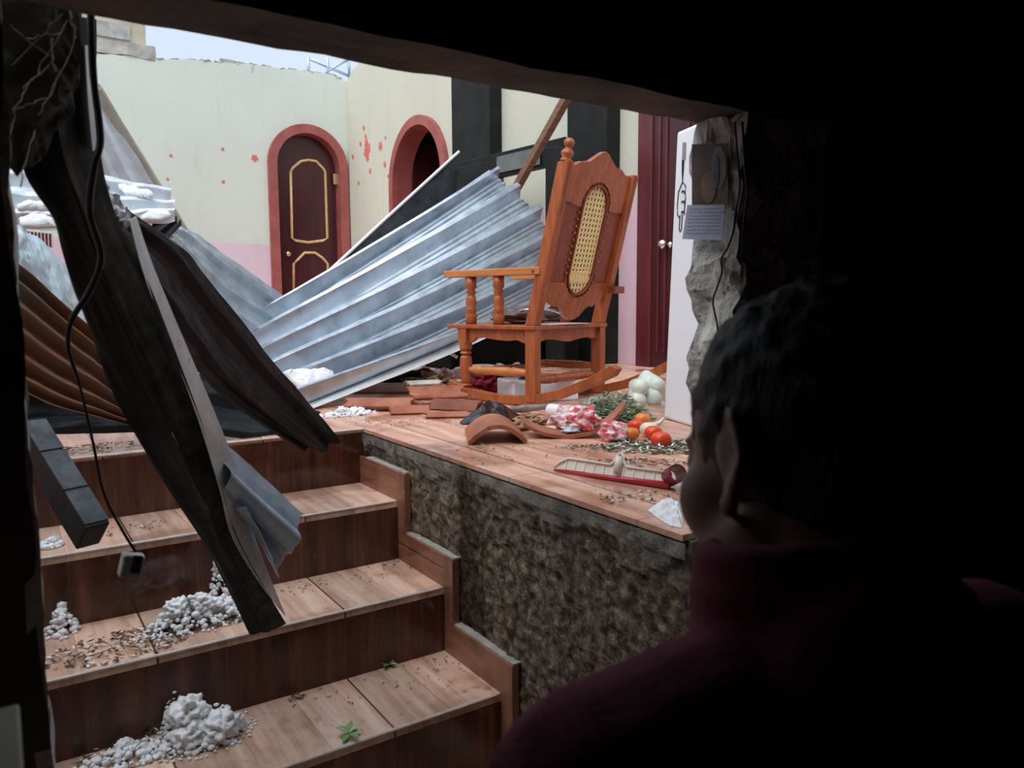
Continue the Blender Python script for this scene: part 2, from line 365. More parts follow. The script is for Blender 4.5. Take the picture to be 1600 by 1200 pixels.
def lerp_row(row, u):
    n = len(row)-1; t = u*n; i = min(int(t), n-1); f = t-i
    p0 = row[max(i-1, 0)]; p1 = row[i]; p2 = row[i+1]; p3 = row[min(i+2, n)]
    return 0.5*((2*p1)+(p2-p0)*f+(2*p0-5*p1+4*p2-p3)*f*f+(3*p1-p0-3*p2+p3)*f*f*f)
def profile(kind, s):
    """height 0..1 of the sheet at s (in pitches)"""
    s = s % 1.0
    if kind == 'trap': pts = [(0, 0), (0.10, 0), (0.13, 0.16), (0.16, 0.0), (0.28, 0.0), (0.31, 0.16), (0.34, 0), (0.46, 0), (0.60, 1), (0.76, 1), (1.0, 0)]
    elif kind == 'simple': pts = [(0, 0), (0.4, 0), (0.55, 1), (0.8, 1), (1.0, 0)]
    elif kind == 'wave': return 0.5-0.5*math.cos(2*PI*s)
    else: return 0.0
    for (a, ha), (b, hb) in zip(pts, pts[1:]):
        if s <= b: return ha+(hb-ha)*(s-a)/(b-a)
    return 0.0
def sheet(rows, pitches=0, amp=0.03, kind='trap', nu=30, nv=None, dent=0.0, df=2.5, ragged=0.0, flip=1, phase=0.0, seed=0.0, th=0.0015, crease=None):
    """a bent metal sheet: rows run along the ribs; amplitude is a real rib height"""
    nv = nv or (max(6, int(pitches*22)) if pitches else 12)
    mb = MB(); grid = []
    def S(u, v): return lerp_row([lerp_row(r, u) for r in rows], v)
    e = 0.004
    pc_ = S(0.5, 0.5); nc = (S(0.52, 0.5)-pc_).cross(S(0.5, 0.52)-pc_); sg = flip if nc.dot(Vector((0, 0, Z0))-pc_)*flip > 0 else -flip
    for j in range(nv+1):
        line = []
        for i in range(nu+1):
            u, v = i/nu, j/nv
            uu = u
            if ragged and (i == 0 or i == nu):
                uu = u+(1 if i == 0 else -1)*ragged*(0.5+noise.noise(Vector((v*13, seed, i))))
            p = S(uu, v); du = S(min(uu+e, 1), v)-S(max(uu-e, 0), v); dv = S(uu, min(v+e, 1))-S(uu, max(v-e, 0))
            n = du.cross(dv); n = n.normalized()*flip if n.length > 1e-12 else Vector((0, 0, 1))
            if (n*sg).length > 0: n = n*sg
            h = profile(kind, v*pitches+phase)*amp if pitches else 0.0
            if dent: h += dent*noise.noise(Vector((u*df*2, v*df, seed)))+0.4*dent*noise.noise(Vector((u*df*6, v*df*4, seed+3)))
            line.append((p+n*h, n))
        grid.append(line)
    top = [q for l in grid for q, n in l]; bot = [q-n*th for l in grid for q, n in l]
    W_ = nu+1; K = len(top); fs = []
    for j in range(nv):
        for i in range(nu):
            a, b, c, d = j*W_+i, j*W_+i+1, (j+1)*W_+i+1, (j+1)*W_+i
            fs.append((a, b, c, d)); fs.append((d+K, c+K, b+K, a+K))
    for j in range(nv):
        for i in (0, nu):
            a, d = j*W_+i, (j+1)*W_+i; fs.append((a, d, d+K, a+K))
    for i in range(nu):
        for j in (0, nv):
            a, d = j*W_+i, j*W_+i+1; fs.append((a, d, d+K, a+K))
    mb.add(top+bot, fs); return mb
def P(*l): return [at(a, b, y=c) for a, b, c in l]

# ---------------------------------------------------------------- the setting: the dark lower room
S = 'structure'
def rough_box(mb, a, b, div=0.03, amp=0.008, fr=9.0, seed=0.0):
    """subdivided box whose skin is pushed about by noise"""
    n = [max(1, int(abs(b[i]-a[i])/div)) for i in range(3)]
    n = [min(k, 90) for k in n]; idx = {}; vs = []; fs = []
    def vid(i, j, k):
        key = (i, j, k)
        if key not in idx:
            p = Vector((a[0]+(b[0]-a[0])*i/n[0], a[1]+(b[1]-a[1])*j/n[1], a[2]+(b[2]-a[2])*k/n[2]))
            q = p*fr+Vector((seed, seed*2, 0))
            d = Vector((noise.noise(q), noise.noise(q+Vector((31, 0, 0))), noise.noise(q+Vector((0, 47, 0)))))
            d2 = Vector((noise.noise(q*3.1), noise.noise(q*3.1+Vector((31, 0, 0))), noise.noise(q*3.1+Vector((0, 47, 0)))))
            idx[key] = len(vs); vs.append(p+d*amp*1.6+d2*amp*0.8)
        return idx[key]
    for i in range(n[0]):
        for j in range(n[1]):
            for k in (0, n[2]): fs.append((vid(i, j, k), vid(i+1, j, k), vid(i+1, j+1, k), vid(i, j+1, k)))
    for i in range(n[0]):
        for k in range(n[2]):
            for j in (0, n[1]): fs.append((vid(i, j, k), vid(i+1, j, k), vid(i+1, j, k+1), vid(i, j, k+1)))
    for j in range(n[1]):
        for k in range(n[2]):
            for i in (0, n[0]): fs.append((vid(i, j, k), vid(i, j+1, k), vid(i, j+1, k+1), vid(i, j, k+1)))
    mb.add(vs, fs)
YN, YF = 0.87, 0.98
BZ = Z0+0.32*YF
XJ = 1.052
XL = 0.022
XW_ = 3.55
# lower floor, walls and ceiling round the camera
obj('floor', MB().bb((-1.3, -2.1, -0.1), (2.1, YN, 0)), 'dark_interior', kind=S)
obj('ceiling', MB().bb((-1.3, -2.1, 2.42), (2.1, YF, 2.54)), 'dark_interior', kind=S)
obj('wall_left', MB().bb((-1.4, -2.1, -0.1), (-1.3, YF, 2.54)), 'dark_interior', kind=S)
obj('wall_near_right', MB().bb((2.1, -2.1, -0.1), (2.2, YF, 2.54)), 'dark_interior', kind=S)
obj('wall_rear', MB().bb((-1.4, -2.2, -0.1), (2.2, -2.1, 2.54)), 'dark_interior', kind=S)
# front wall pierced by the opening: left pier, lintel, right pier
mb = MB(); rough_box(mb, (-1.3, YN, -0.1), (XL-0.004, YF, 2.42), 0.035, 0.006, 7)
obj('wall_front_left', mb, 'lintel_dark', kind=S)
mb = MB(); rough_box(mb, (XL-0.016, YN+0.004, 0.0), (XL-0.001, YF-0.01, BZ), 0.010, 0.0035, 14, 2)
obj('wall_front_left_rim', mb, 'plaster_jamb', kind=S)
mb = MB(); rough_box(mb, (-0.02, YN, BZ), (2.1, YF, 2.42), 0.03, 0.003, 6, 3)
obj('wall_front_lintel', mb, 'lintel_dark', kind=S)
mb = MB(); rough_box(mb, (XJ, YN, -0.05), (XJ+0.22, YF, BZ+0.004), 0.011, 0.012, 13, 5)
obj('wall_front_right', mb, 'plaster_jamb', kind=S)
obj('wall_front_far_right', MB().bb((XJ+0.2, YN+0.01, -0.05), (2.1, YF-0.01, 2.42)), 'dark_interior', kind=S)

# added unseen wall over and beside the opening, to cut sky light
obj('wall_sky_block', MB().bb((-1.62, YN, 2.545), (XW_+0.16, YF, Z0+1.35)).bb((2.105, YN, -0.05), (XW_+0.16, YF, 2.545)), 'coping', kind=S)
# upper floor, platform front and the outer walls
mb = MB()
mb.bb((XS, YF-0.02, FL-0.012), (3.75, 9.0, FL)); mb.bb((-1.5, Y0, FL-0.03), (XS, 9.0, FL)); mb.bb((-1.5, YF, FL-0.03), (-0.3, Y0, FL))
obj('floor_upper', mb, 'tile_floor', kind=S)
# retaining wall under the floor edge, pushed about by noise
mb = MB(); ny, nz_ = 150, 110; vs = []; fs = []
for j in range(nz_+1):
    for i in range(ny+1):
        y = YF-0.03+(Y0+0.02-YF+0.03)*i/ny; z = (FL-0.0135)*j/nz_
        q = Vector((0.3, y, z)); d = abs(noise.noise(q*24))*0.012+noise.noise(q*55)*0.009+noise.noise(q*4)*0.006
        top = z > FL-0.07-0.10*noise.noise(Vector((y*5, 0, 3))); rim = z > FL-0.05-0.02*noise.noise(Vector((y*21, 0, 9)))
        if top: d = 0.012+noise.noise(q*24)*0.0025
        if rim: d = 0.017+noise.noise(q*30)*0.006
        vs.append((XS+0.012-d, y, z))
W_ = ny+1
for j in range(nz_):
    for i in range(ny): fs.append((j*W_+i, j*W_+i+1, (j+1)*W_+i+1, (j+1)*W_+i))
mb.add(vs, fs); mb.bb((XS+0.014, YF-0.03, 0), (XS+0.10, Y0+0.4, FL-0.0135))
obj('wall_platform', mb, 'rough_render', kind=S, smooth=False)
obj('wall_stair_left', MB().bb((-0.36, YF, -0.05), (-0.30, Y0, FL-0.032)), 'concrete', kind=S)

# staircase
st = thing('staircase', (0.36, 1.7, 0), 'wood-look tiled stairs climbing from the doorway to the wrecked floor above', 'stairs')
XR = XS-0.010
for i in range(1, 6):
    y = Y0-i*TR; z = FL-i*RI
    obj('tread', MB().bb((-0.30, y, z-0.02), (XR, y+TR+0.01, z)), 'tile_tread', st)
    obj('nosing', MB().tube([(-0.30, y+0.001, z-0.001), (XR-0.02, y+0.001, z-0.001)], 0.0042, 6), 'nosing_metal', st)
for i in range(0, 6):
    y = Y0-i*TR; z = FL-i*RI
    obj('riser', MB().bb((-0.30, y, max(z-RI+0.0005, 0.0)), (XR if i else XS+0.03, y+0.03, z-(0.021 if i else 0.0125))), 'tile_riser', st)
obj('nosing', MB().tube([(-0.30, Y0-0.001, FL-0.002), (XS, Y0-0.001, FL-0.002)], 0.0042, 6), 'nosing_metal', st)
obj('stair_core', MB().prism([(YF+0.05, 0.0), (Y0+0.3, 0), (Y0+0.3, FL-0.25), (Y0, FL-0.25), (YF+0.05, FL-5*RI-0.25 if FL-5*RI-0.25 > 0 else 0.01)], (-0.29, 0, 0), (0, 1, 0), (0, 0, 1), (XR+0.28, 0, 0)), 'concrete', st)
# skirting tiles stepping down the wall: one L for every step
SKH = 0.093
for i in range(1, 6):
    y = Y0-i*TR; z = FL-i*RI; x1 = XS+0.004; x0 = XS-0.016
    obj('skirting_tile', MB().bb((x0, y-0.004, z+0.001), (x1, y+TR-0.002, z+SKH)), 'tile_skirt', st, bevel=0.001)
    obj('skirting_upright', MB().bb((x0-0.001, y-0.055, z-RI+SKH*1.0), (x1, y-0.0045, z+SKH)), 'tile_skirt_end', st, bevel=0.001)
    obj('skirting_grout', MB().bb((x0+0.002, y-0.055, z+SKH), (x1+0.006, y+TR-0.056, z+SKH+0.005)), 'grout_cement', st)

# outer walls
XW, YB = 3.55, 8.72
def pw(px, py): return at(px, py, y=YB)
def arch_hole(cx, hw, z0, ztop, n=14):
    zs = ztop-hw*1.0
    pts = [(cx-hw, z0)]+[(cx-hw*math.cos(PI*k/n), zs+(ztop-zs)*math.sin(PI*k/n)) for k in range(n+1)]+[(cx+hw, z0)]
    return pts
def wall_with_arch(name, o, ax, x0, x1, top, hole, th, m):
    """wall in the plane o + s*ax, z up, built in vertical strips round the arched hole; top = list of (s, z)"""
    b0 = FL-0.03; hx0, hx1 = hole[0][0], hole[-1][0]; arc = hole[1:-1]
    def tz(x):
        for a, b in zip(top, top[1:]):
            if a[0] <= x <= b[0]+1e-9: return a[1]+(b[1]-a[1])*(x-a[0])/(b[0]-a[0])
        return top[-1][1]
    def az(x):
        if x <= hx0+1e-7 or x >= hx1-1e-7: return None
        for a, b in zip(arc, arc[1:]):
            if a[0] <= x <= b[0]: return a[1]+(b[1]-a[1])*(x-a[0])/max(b[0]-a[0], 1e-9)
    xs = sorted({round(v, 5) for v in [x0, x1, hx0, hx1]+[p[0] for p in top]+[p[0] for p in arc]})
    o = Vector(o); ax = Vector(ax); th = Vector(th); mb = MB()
    P_ = lambda x, z: o+ax*x+Vector((0, 0, z))
    for a, b in zip(xs, xs[1:]):
        if b-a < 1e-4: continue
        if a >= hx0-1e-6 and b <= hx1+1e-6: za = az(a) or arc[0][1]; zb = az(b) or arc[-1][1]
        else: za = zb = b0
        q = [P_(a, za), P_(b, zb), P_(b, tz(b)), P_(a, tz(a))]; mb.hexa(q, [v+th for v in q])
    return obj(name, mb, m, kind=S)
d1l, d1r, d1t = pw(420, 330).x, pw(543, 330).x, pw(478, 195).z
c1 = (d1l+d1r)/2; hw1 = (d1r-d1l)/2
top = []
base_top = [(150, 84), (200, 87), (250, 92), (300, 93), (345, 98), (400, 101), (440, 107), (480, 111), (500, 114), (520, 117), (536, 126)]
top.append((-1.5, Z0+2.32))
for i in range(len(base_top)-1):
    a = pw(*base_top[i]); b = pw(*base_top[i+1])
    for k in range(4):
        t = k/4; top.append((a.x+(b.x-a.x)*t, a.z+(b.z-a.z)*t+0.010*noise.noise(Vector((i+t*3, 5, 1)))))
e = pw(536, 126); top += [(e.x, e.z), (XW+0.15, e.z+0.02)]
hole1 = arch_hole(c1, hw1-0.06, FL-0.03, d1t-0.06, 24)
wall_with_arch('wall_back', (0, YB, 0), (1, 0, 0), -1.5, XW+0.15, top, hole1, (0, 0.16, 0), 'paint_back')
def pr_(px, py): return at(px, py, x=XW)
d2a, d2b, d2t = pr_(613, 250).y, pr_(702, 230).y, pr_(660, 179).z
c2 = (d2a+d2b)/2; hw2 = (d2a-d2b)/2
hole2 = arch_hole(c2, hw2-0.05, FL-0.03, d2t-0.05, 24)
topR = [(YF, Z0+2.0), (5.2, Z0+2.35), (6.2, Z0+2.50), (7.6, Z0+2.60), (8.0, Z0+2.62), (8.3, Z0+2.66), (8.5, Z0+2.63), (8.62, Z0+2.57), (YB, Z0+2.54)]
wall_with_arch('wall_right', (XW, 0, 0), (0, 1, 0), YF, YB, topR, hole2, (0.16, 0, 0), 'paint_side')
obj('wall_outer_left', MB().bb((-1.62, YF, -0.05), (-1.5, YB, FL+2.35)), 'paint_back', kind=S)
# crumbling rim along the wall tops
mb = MB()
for i, (s, z) in enumerate(top[1:-2]):
    if i % 2 == 0: mb.ico((s, YB+0.04, z+0.004), 0.05, 1, (1.4, 1.0, 0.35), 0.4, 2, seed=i)
for s, z in topR[4:]: mb.ico((XW+0.05, s, z), 0.05, 1, (0.8, 1.3, 0.5), 0.4, 2, seed=s)
obj('trim_wall_rim', mb, 'coping', kind=S)
a, b_ = pw(140, 88), pw(292, 92)
mb = MB(); rough_box(mb, (a.x-0.9, YB+0.0, a.z+0.055), (b_.x-0.30, YB+0.16, a.z+0.19), 0.06, 0.012, 5)
obj('concrete_coping', mb, 'coping', label='grey concrete strip lying along the top of the cream back wall', cat='coping')
mb = MB(); A_, B_ = at(345, 98, y=YB), at(395, 100, y=YB)
rough_box(mb, (A_.x, YB+0.01, A_.z-0.075), (B_.x, YB+0.14, A_.z+0.045), 0.04, 0.012, 7)
obj('concrete_block', mb, 'coping', label='loose grey concrete block sitting on the back wall against the sky', cat='block')
mb = MB(); yb = 10.2; a = at(100, 80, y=yb); b_ = at(225, 15, y=yb)
rough_box(mb, (a.x-1.2, yb, FL), (b_.x, yb+0.5, b_.z+0.6), 0.2, 0.01, 3)
nb = thing('neighbour_building', ((a.x+b_.x)/2-0.6, yb+0.25, FL), 'tan masonry building beyond the back wall at upper left', 'building')
obj('wall', mb, 'block_tan', nb)
q0, q1 = at(140, 30, y=yb-0.01), at(204, 64, y=yb-0.01)
obj('wall_panel', MB().bb((q0.x, yb-0.03, q1.z), (q1.x, yb+0.01, q0.z)), 'coping', nb)
# sky lattice
mb = MB(); y = 9.6
for p, q in (((482, 88), (482, 118)), ((484, 92), (548, 120)), ((500, 118), (545, 92)), ((512, 90), (512, 124)), ((545, 92), (546, 118))):
    mb.tube([at(*p, y=y), at(*q, y=y)], 0.018, 8)
g = at(512, 124, y=y)
for px in (482, 546): mb.tube([at(px, 118, y=y), (at(px, 118, y=y).x, y, FL)], 0.018, 8)
obj('roof_truss', mb, 'galvanised_dull', label='thin pale metal lattice of crossed bars against the sky', cat='truss', smooth=True)

# doors
D1 = thing('door_1', (c1, YB, FL), kind=S)
def arch_band(mb, cx, hw, wd, ztop, o, ax, th, n=20):
    zs = ztop-hw
    out = [(cx-hw, FL)]+[(cx-hw*math.cos(PI*k/n), zs+hw*math.sin(PI*k/n)) for k in range(n+1)]+[(cx+hw, FL)]
    h2 = hw-wd; inn = [(cx-h2, FL)]+[(cx-h2*math.cos(PI*k/n), zs+h2*math.sin(PI*k/n)) for k in range(n+1)]+[(cx+h2, FL)]
    o = Vector(o); ax = Vector(ax); th = Vector(th)
    for i in range(len(out)-1):
        a, b, c, d = out[i], out[i+1], inn[i+1], inn[i]
        q = [o+ax*s+Vector((0, 0, z)) for s, z in (a, b, c, d)]
        mb.hexa(q, [v+th for v in q])
mb = MB(); arch_band(mb, c1, hw1, 0.10, d1t, (0, YB-0.05, 0), (1, 0, 0), (0, 0.22, 0)); obj('door_frame', mb, 'arch_paint', D1)
ho = arch_hole(c1, hw1-0.09, FL, d1t-0.09)
mb = MB(); mb.prism(ho, (0, YB+0.10, 0), (1, 0, 0), (0, 0, 1), (0, 0.045, 0)); leaf = obj('door_leaf', mb, 'maroon_deep', D1)
def line_on(mb, pts, r=0.014): mb.tube([at(px, py, y=YB+0.095) for px, py in pts], r, 6)
for pts in ([(454, 268), (458, 262), (470, 252), (482, 250), (494, 252), (504, 262), (508, 268), (512, 372), (505, 376), (482, 379), (462, 376), (456, 372), (454, 268)],
            [(459, 470), (459, 412), (466, 405), (476, 395), (492, 395), (504, 403), (512, 412), (512, 470)]):
    mb = MB(); line_on(mb, pts, 0.016); obj('panel_moulding', mb, 'gilt', leaf, smooth=True)
k = at(450, 397, y=YB+0.08)
mb = MB().lathe(k+Vector((0, 0.03, 0)), k+Vector((0, -0.03, 0)), [(0, 0.02), (0.3, 0.012), (0.5, 0.028), (0.8, 0.032), (1, 0.018)], 14); obj('door_knob', mb, 'brass', leaf, smooth=True)
h = at(524, 280, y=YB+0.04); obj('hinge', MB().box(h, (0.05, 0.02, 0.12)), 'brass', leaf)
D2 = thing('door_2', (XW, c2, FL), kind=S)
mb = MB(); arch_band(mb, c2, hw2, 0.09, d2t, (XW-0.05, 0, 0), (0, 1, 0), (0.22, 0, 0)); obj('door_frame', mb, 'arch_paint', D2)
mb = MB(); zs = d2t-hw2; H = hw2-0.09
mb.bb((XW+0.17, c2+H-0.04, FL), (XW+0.58, c2+H+0.02, zs+H*0.9)); obj('door_leaf', mb, 'maroon_deep', D2)
# the unlit room behind the second arch and a backing behind the first
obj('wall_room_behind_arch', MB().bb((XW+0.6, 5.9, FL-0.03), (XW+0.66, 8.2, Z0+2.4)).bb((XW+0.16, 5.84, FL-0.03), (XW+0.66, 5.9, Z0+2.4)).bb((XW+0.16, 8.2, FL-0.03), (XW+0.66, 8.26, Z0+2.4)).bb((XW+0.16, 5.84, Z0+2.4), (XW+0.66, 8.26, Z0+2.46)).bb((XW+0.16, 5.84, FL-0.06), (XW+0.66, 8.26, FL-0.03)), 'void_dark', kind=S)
D3 = thing('door_3', (XW, 3.5, FL), kind=S)
ya, yc = pr_(1003, 400).y, pr_(1052, 300).y-0.5
obj('door_frame', MB().bb((XW-0.05, ya-0.13, FL), (XW+0.02, ya, Z0+1.75)), 'maroon_paint', D3, bevel=0.008)
lf3 = obj('door_leaf', MB().bb((XW-0.035, yc, FL), (XW+0.01, ya-0.13, Z0+1.72)), 'maroon_deep', D3)
for yy in (0.18, 0.24, 0.42): obj('panel_ridge', MB().bb((XW-0.045, ya-yy-0.02, FL+0.1), (XW-0.034, ya-yy, Z0+1.6)), 'maroon_paint', lf3, bevel=0.003)
k = at(1038, 382, x=XW-0.08)
obj('door_knob', MB().lathe(k+Vector((0.05, 0, 0)), k-Vector((0.04, 0, 0)), [(0, 0.02), (0.10, 0.02), (0.12, 0.010), (0.5, 0.010), (0.6, 0.028), (0.85, 0.03), (1, 0.016)], 14), 'chrome', lf3, smooth=True)

# flower stickers on the walls
def flower(px, py, r, side):
    c = at(px, py, y=YB-0.004) if side == 'b' else at(px, py, x=XW-0.004)
    ax = Vector((1, 0, 0)) if side == 'b' else Vector((0, 1, 0)); th = Vector((0, 0.004, 0)) if side == 'b' else Vector((0.004, 0, 0))
    a0 = random.random()*2; out = []
    for k in range(30):
        a = 2*PI*k/30; q = r*(0.62+0.38*abs(math.cos(2.5*a+a0))); out.append((q*math.cos(a), q*math.sin(a)))
    mb = MB().prism(out, c, ax, (0, 0, 1), th)
    return mb
for px, py, r, lab in ((398, 247, 0.040, 'largest red flower sticker on the back wall, just left of the arched door'), (348, 233, 0.020, 'small red flower sticker on the back wall, left of and level with the largest'), (349, 284, 0.020, 'small red flower sticker on the back wall, lower left of the largest one'), (267, 243, 0.018, 'faint red flower sticker on the back wall, upper of the two farthest left'), (262, 280, 0.016, 'faint red flower sticker on the back wall, lower of the two farthest left')):
    obj('wall_sticker', flower(px, py, r, 'b'), 'flower_red', label=lab, cat='wall sticker', group='flower stickers left of the arched door')
for px, py, r, lab in ((568, 200, 0.03, 'topmost red flower sticker between the two arches'), (571, 213, 0.03, 'second red flower sticker from the top between the two arches'), (572, 224, 0.055, 'upper large flower sticker of the red clump between the arches'), (575, 232, 0.065, 'biggest flower sticker in the middle of the red clump between the arches'), (571, 238, 0.055, 'left large flower sticker of the red clump between the arches'), (574, 246, 0.045, 'lowest flower sticker of the red clump between the arches'), (578, 267, 0.03, 'single red flower sticker hanging below the red clump'), (594, 228, 0.05, 'lone large red flower sticker right of the red clump, near the second arch'), (601, 257, 0.035, 'lone red flower sticker low on the right, near the second arch'), (563, 225, 0.03, 'small red flower sticker touching the upper left of the red clump'), (551, 245, 0.03, 'small red flower sticker left of the clump near the room corner'), (560, 286, 0.025, 'lowest red flower sticker between the arches, near the corner'), (602, 215, 0.02, 'tiny red flower sticker, highest one beside the second arch'), (606, 275, 0.02, 'tiny red flower sticker, lowest one beside the second arch')):
    obj('wall_sticker', flower(px, py, r, 's'), 'flower_red', label=lab, cat='wall sticker', group='flower stickers between the two arches')

# dark uprights and the fallen dark frame in front of the right wall
def slab_on_wall(name, pl, pr2, label, cat, m='dark_post', x=XW, th=0.12, zt=Z0+2.1):
    y1, y2 = at(*pl, x=x-th).y, at(*pr2, x=x-th).y
    return obj(name, MB().bb((x-th, y2, FL), (x, y1, zt)), m, label=label, cat=cat, bevel=0.006)
slab_on_wall('wall_column', (706, 230), (765, 200), 'wide black column beside the second arch, from roof to behind the metal sheet', 'column')
slab_on_wall('wall_column', (886, 200), (948, 200), 'wide dark column rising behind the top of the rocking chair', 'column', zt=Z0+1.9)
fr = thing('fallen_frame', (3.0, 4.9, FL), 'black wooden frame with a sloping top board leaning behind the metal sheet', 'frame')
t0, t1 = at(712, 255, y=5.3), at(884, 213, y=4.05); dz = Vector((0, 0, -0.16))
n_ = Vector((0.06, 0.05, 0))
mb = MB().hexa([t0, t1, t1+dz, t0+dz*1.1], [t0+n_, t1+n_, t1+dz+n_, t0+dz*1.1+n_]); obj('top_board', mb, 'dark_post', fr, bevel=0.004)
g0, g1 = t0.lerp(t1, 0.42)-Vector((0.006, 0.005, 0.03)), t0.lerp(t1, 0.80)-Vector((0.006, 0.005, 0.03))
mb = MB().hexa([g0, g1, g1+dz*0.72, g0+dz*0.72], [g0-n_*0.1, g1-n_*0.1, g1+dz*0.72-n_*0.1, g0+dz*0.72-n_*0.1]); obj('board_face', mb, 'grey_board', fr)
a, b_ = at(852, 230, y=4.12), at(880, 230, y=3.98)
mb = MB().hexa([a, b_, Vector((b_.x, b_.y, FL)), Vector((a.x, a.y, FL))], [a+n_, b_+n_, Vector((b_.x, b_.y, FL))+n_, Vector((a.x, a.y, FL))+n_]); obj('upright', mb, 'dark_post', fr, bevel=0.004)
a, b_ = at(712, 262, y=5.25), at(782, 248, y=4.75)
mb = MB().hexa([a, b_, Vector((b_.x, b_.y, FL)), Vector((a.x, a.y, FL))], [a+n_, b_+n_, Vector((b_.x, b_.y, FL))+n_, Vector((a.x, a.y, FL))+n_]); obj('side_panel', mb, 'dark_post', fr, bevel=0.004)
a, b_ = at(800, 306, y=3.95), at(887, 150, y=3.4)
mb = MB(); d = (b_-a).normalized(); s_ = Vector((0.022, 0, 0)); s2 = d.cross(s_).normalized()*0.022
a2 = a-d*1.0
mb.hexa([a2-s_-s2, a2+s_-s2, a2+s_+s2, a2-s_+s2], [b_-s_-s2, b_+s_-s2, b_+s_+s2, b_-s_+s2])
obj('timber_batten', mb, 'timber_brown', label='brown wooden batten leaning diagonally above the metal sheet', cat='batten', bevel=0.003)
# low black block added to fill the dark area behind the chair
sf = thing('black_block', (2.86, 4.44, FL), 'low black block behind the rocking chair', 'sofa')
obj('block_base', MB().bb((2.35, 4.18, FL), (3.38, 4.70, FL+0.20)), 'black_soft', sf, bevel=0.02)
obj('block_slab', MB().bb((2.37, 4.16, FL+0.205), (3.36, 4.60, FL+0.33)), 'black_soft', sf, bevel=0.03)
obj('block_back', MB().bb((2.35, 4.605, FL+0.205), (3.38, 4.70, FL+0.50)), 'black_soft', sf, bevel=0.02)

# ---------------------------------------------------------------- fallen roof sheets
def metal(name, mb, m, label, cat='roof sheet', **k): return obj(name, mb, m, label=label, cat=cat, recalc=False, **k)
A, B_, M_, C_, D_ = at(390, 515, y=3.7), at(765, 265, y=3.85), at(850, 350, y=3.72), at(872, 462, y=3.62), at(495, 636, z=FL+0.004)
A = A-(B_-A)*0.07; D_ = D_-(C_-D_)*0.05+Vector((0, 0, 0.018))
mid0 = A.lerp(D_, 0.5)+Vector((0, -0.02, 0.0))
up = Vector((-0.29, -0.61, 0.73))
rows = [[A, A.lerp(B_, 0.5)-up*0.01, B_], [mid0, mid0.lerp(M_, 0.5)-up*0.02, M_], [D_, D_.lerp(C_, 0.5)-up*0.03, C_]]
big = metal('corrugated_sheet', sheet(rows, 5.8, 0.078, 'trap', 40, 260, dent=0.004, df=2, ragged=0.008, phase=0.35), 'galvanised', 'large bright grey corrugated metal sheet slanting across the room to the rocking chair')
# pale lower lip of that sheet
lip = [[D_+up*0.004, D_.lerp(C_, 0.5)-up*0.026, C_+up*0.004], [D_+Vector((0.045, -0.02, 0.006)), D_.lerp(C_, 0.5)+Vector((0.03, -0.03, -0.035)), C_+Vector((0.0, -0.02, -0.035))]]
obj('sheet_lip', sheet(lip, nu=30, nv=3, dent=0.003), 'edge_light', big, recalc=False, label='bright turned-down bottom edge')
# flat sheet behind, underside towards us, shade held in its dark colour
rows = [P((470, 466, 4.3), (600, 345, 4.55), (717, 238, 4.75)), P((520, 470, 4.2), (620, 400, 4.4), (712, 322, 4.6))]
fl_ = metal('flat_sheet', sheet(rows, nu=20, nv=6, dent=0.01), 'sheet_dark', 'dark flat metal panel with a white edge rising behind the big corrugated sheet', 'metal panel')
mb = MB().tube([p+Vector((0, 0, 0.004)) for p in rows[0]], 0.011, 6); obj('edge', mb, 'white_plastic', fl_, label='white top edge')
# left: tall sheet against the back wall
rows = [P((150, 128, 3.2), (222, 245, 3.3), (296, 366, 3.4)), P((112, 150, 3.0), (160, 275, 3.1), (225, 385, 3.2))]
tall = metal('corrugated_sheet', sheet(rows, 3, 0.025, 'simple', 24, dent=0.004), 'galvanised_matte', 'tall narrow corrugated sheet leaning at the left, tan along its edge')
rows = [P((152, 128, 3.16), (226, 245, 3.26), (300, 368, 3.36)), P((149, 146, 3.14), (208, 245, 3.24), (283, 368, 3.34))]
obj('edge_flashing', sheet(rows, 1, 0.02, 'wave', 20, 8), 'galvanised_tan', tall, recalc=False, label='tan rust-marked edge strip')
# horizontal crumpled sheet with hail on it
rows = [P((10, 262, 2.7), (150, 272, 2.75), (258, 302, 2.8)), P((10, 312, 2.6), (150, 318, 2.65), (272, 325, 2.72)), P((10, 356, 2.5), (150, 358, 2.55), (275, 345, 2.62))]
metal('corrugated_sheet', sheet(rows, 3.2, 0.030, 'simple', 30, dent=0.008, df=3, ragged=0.03), 'galvanised_matte', 'short crumpled corrugated sheet lying level at left with hail along its ribs')
# sheet running down right from there to the big one
rows = [P((262, 352, 3.3), (292, 356, 3.4), (372, 412, 3.6), (460, 474, 3.85)), P((270, 372, 3.1), (290, 392, 3.25), (350, 450, 3.45), (430, 500, 3.7)), P((262, 380, 3.0), (285, 420, 3.1), (330, 480, 3.3), (392, 522, 3.5))]
metal('corrugated_sheet', sheet(rows, 3.4, 0.018, 'simple', 36, 90, dent=0.006, df=4), 'galvanised_dull', 'dull corrugated sheet sloping down from the left to the big bright sheet')
rows = [P((230, 345, 2.9), (262, 338, 3.0)), P((252, 385, 2.8), (283, 352, 2.95))]
metal('metal_scrap', sheet(rows, 3, 0.02, 'simple', 8, 60), 'sheet_dark', 'small dark ribbed scrap hanging under the hail-covered crumpled sheet', 'metal scrap')
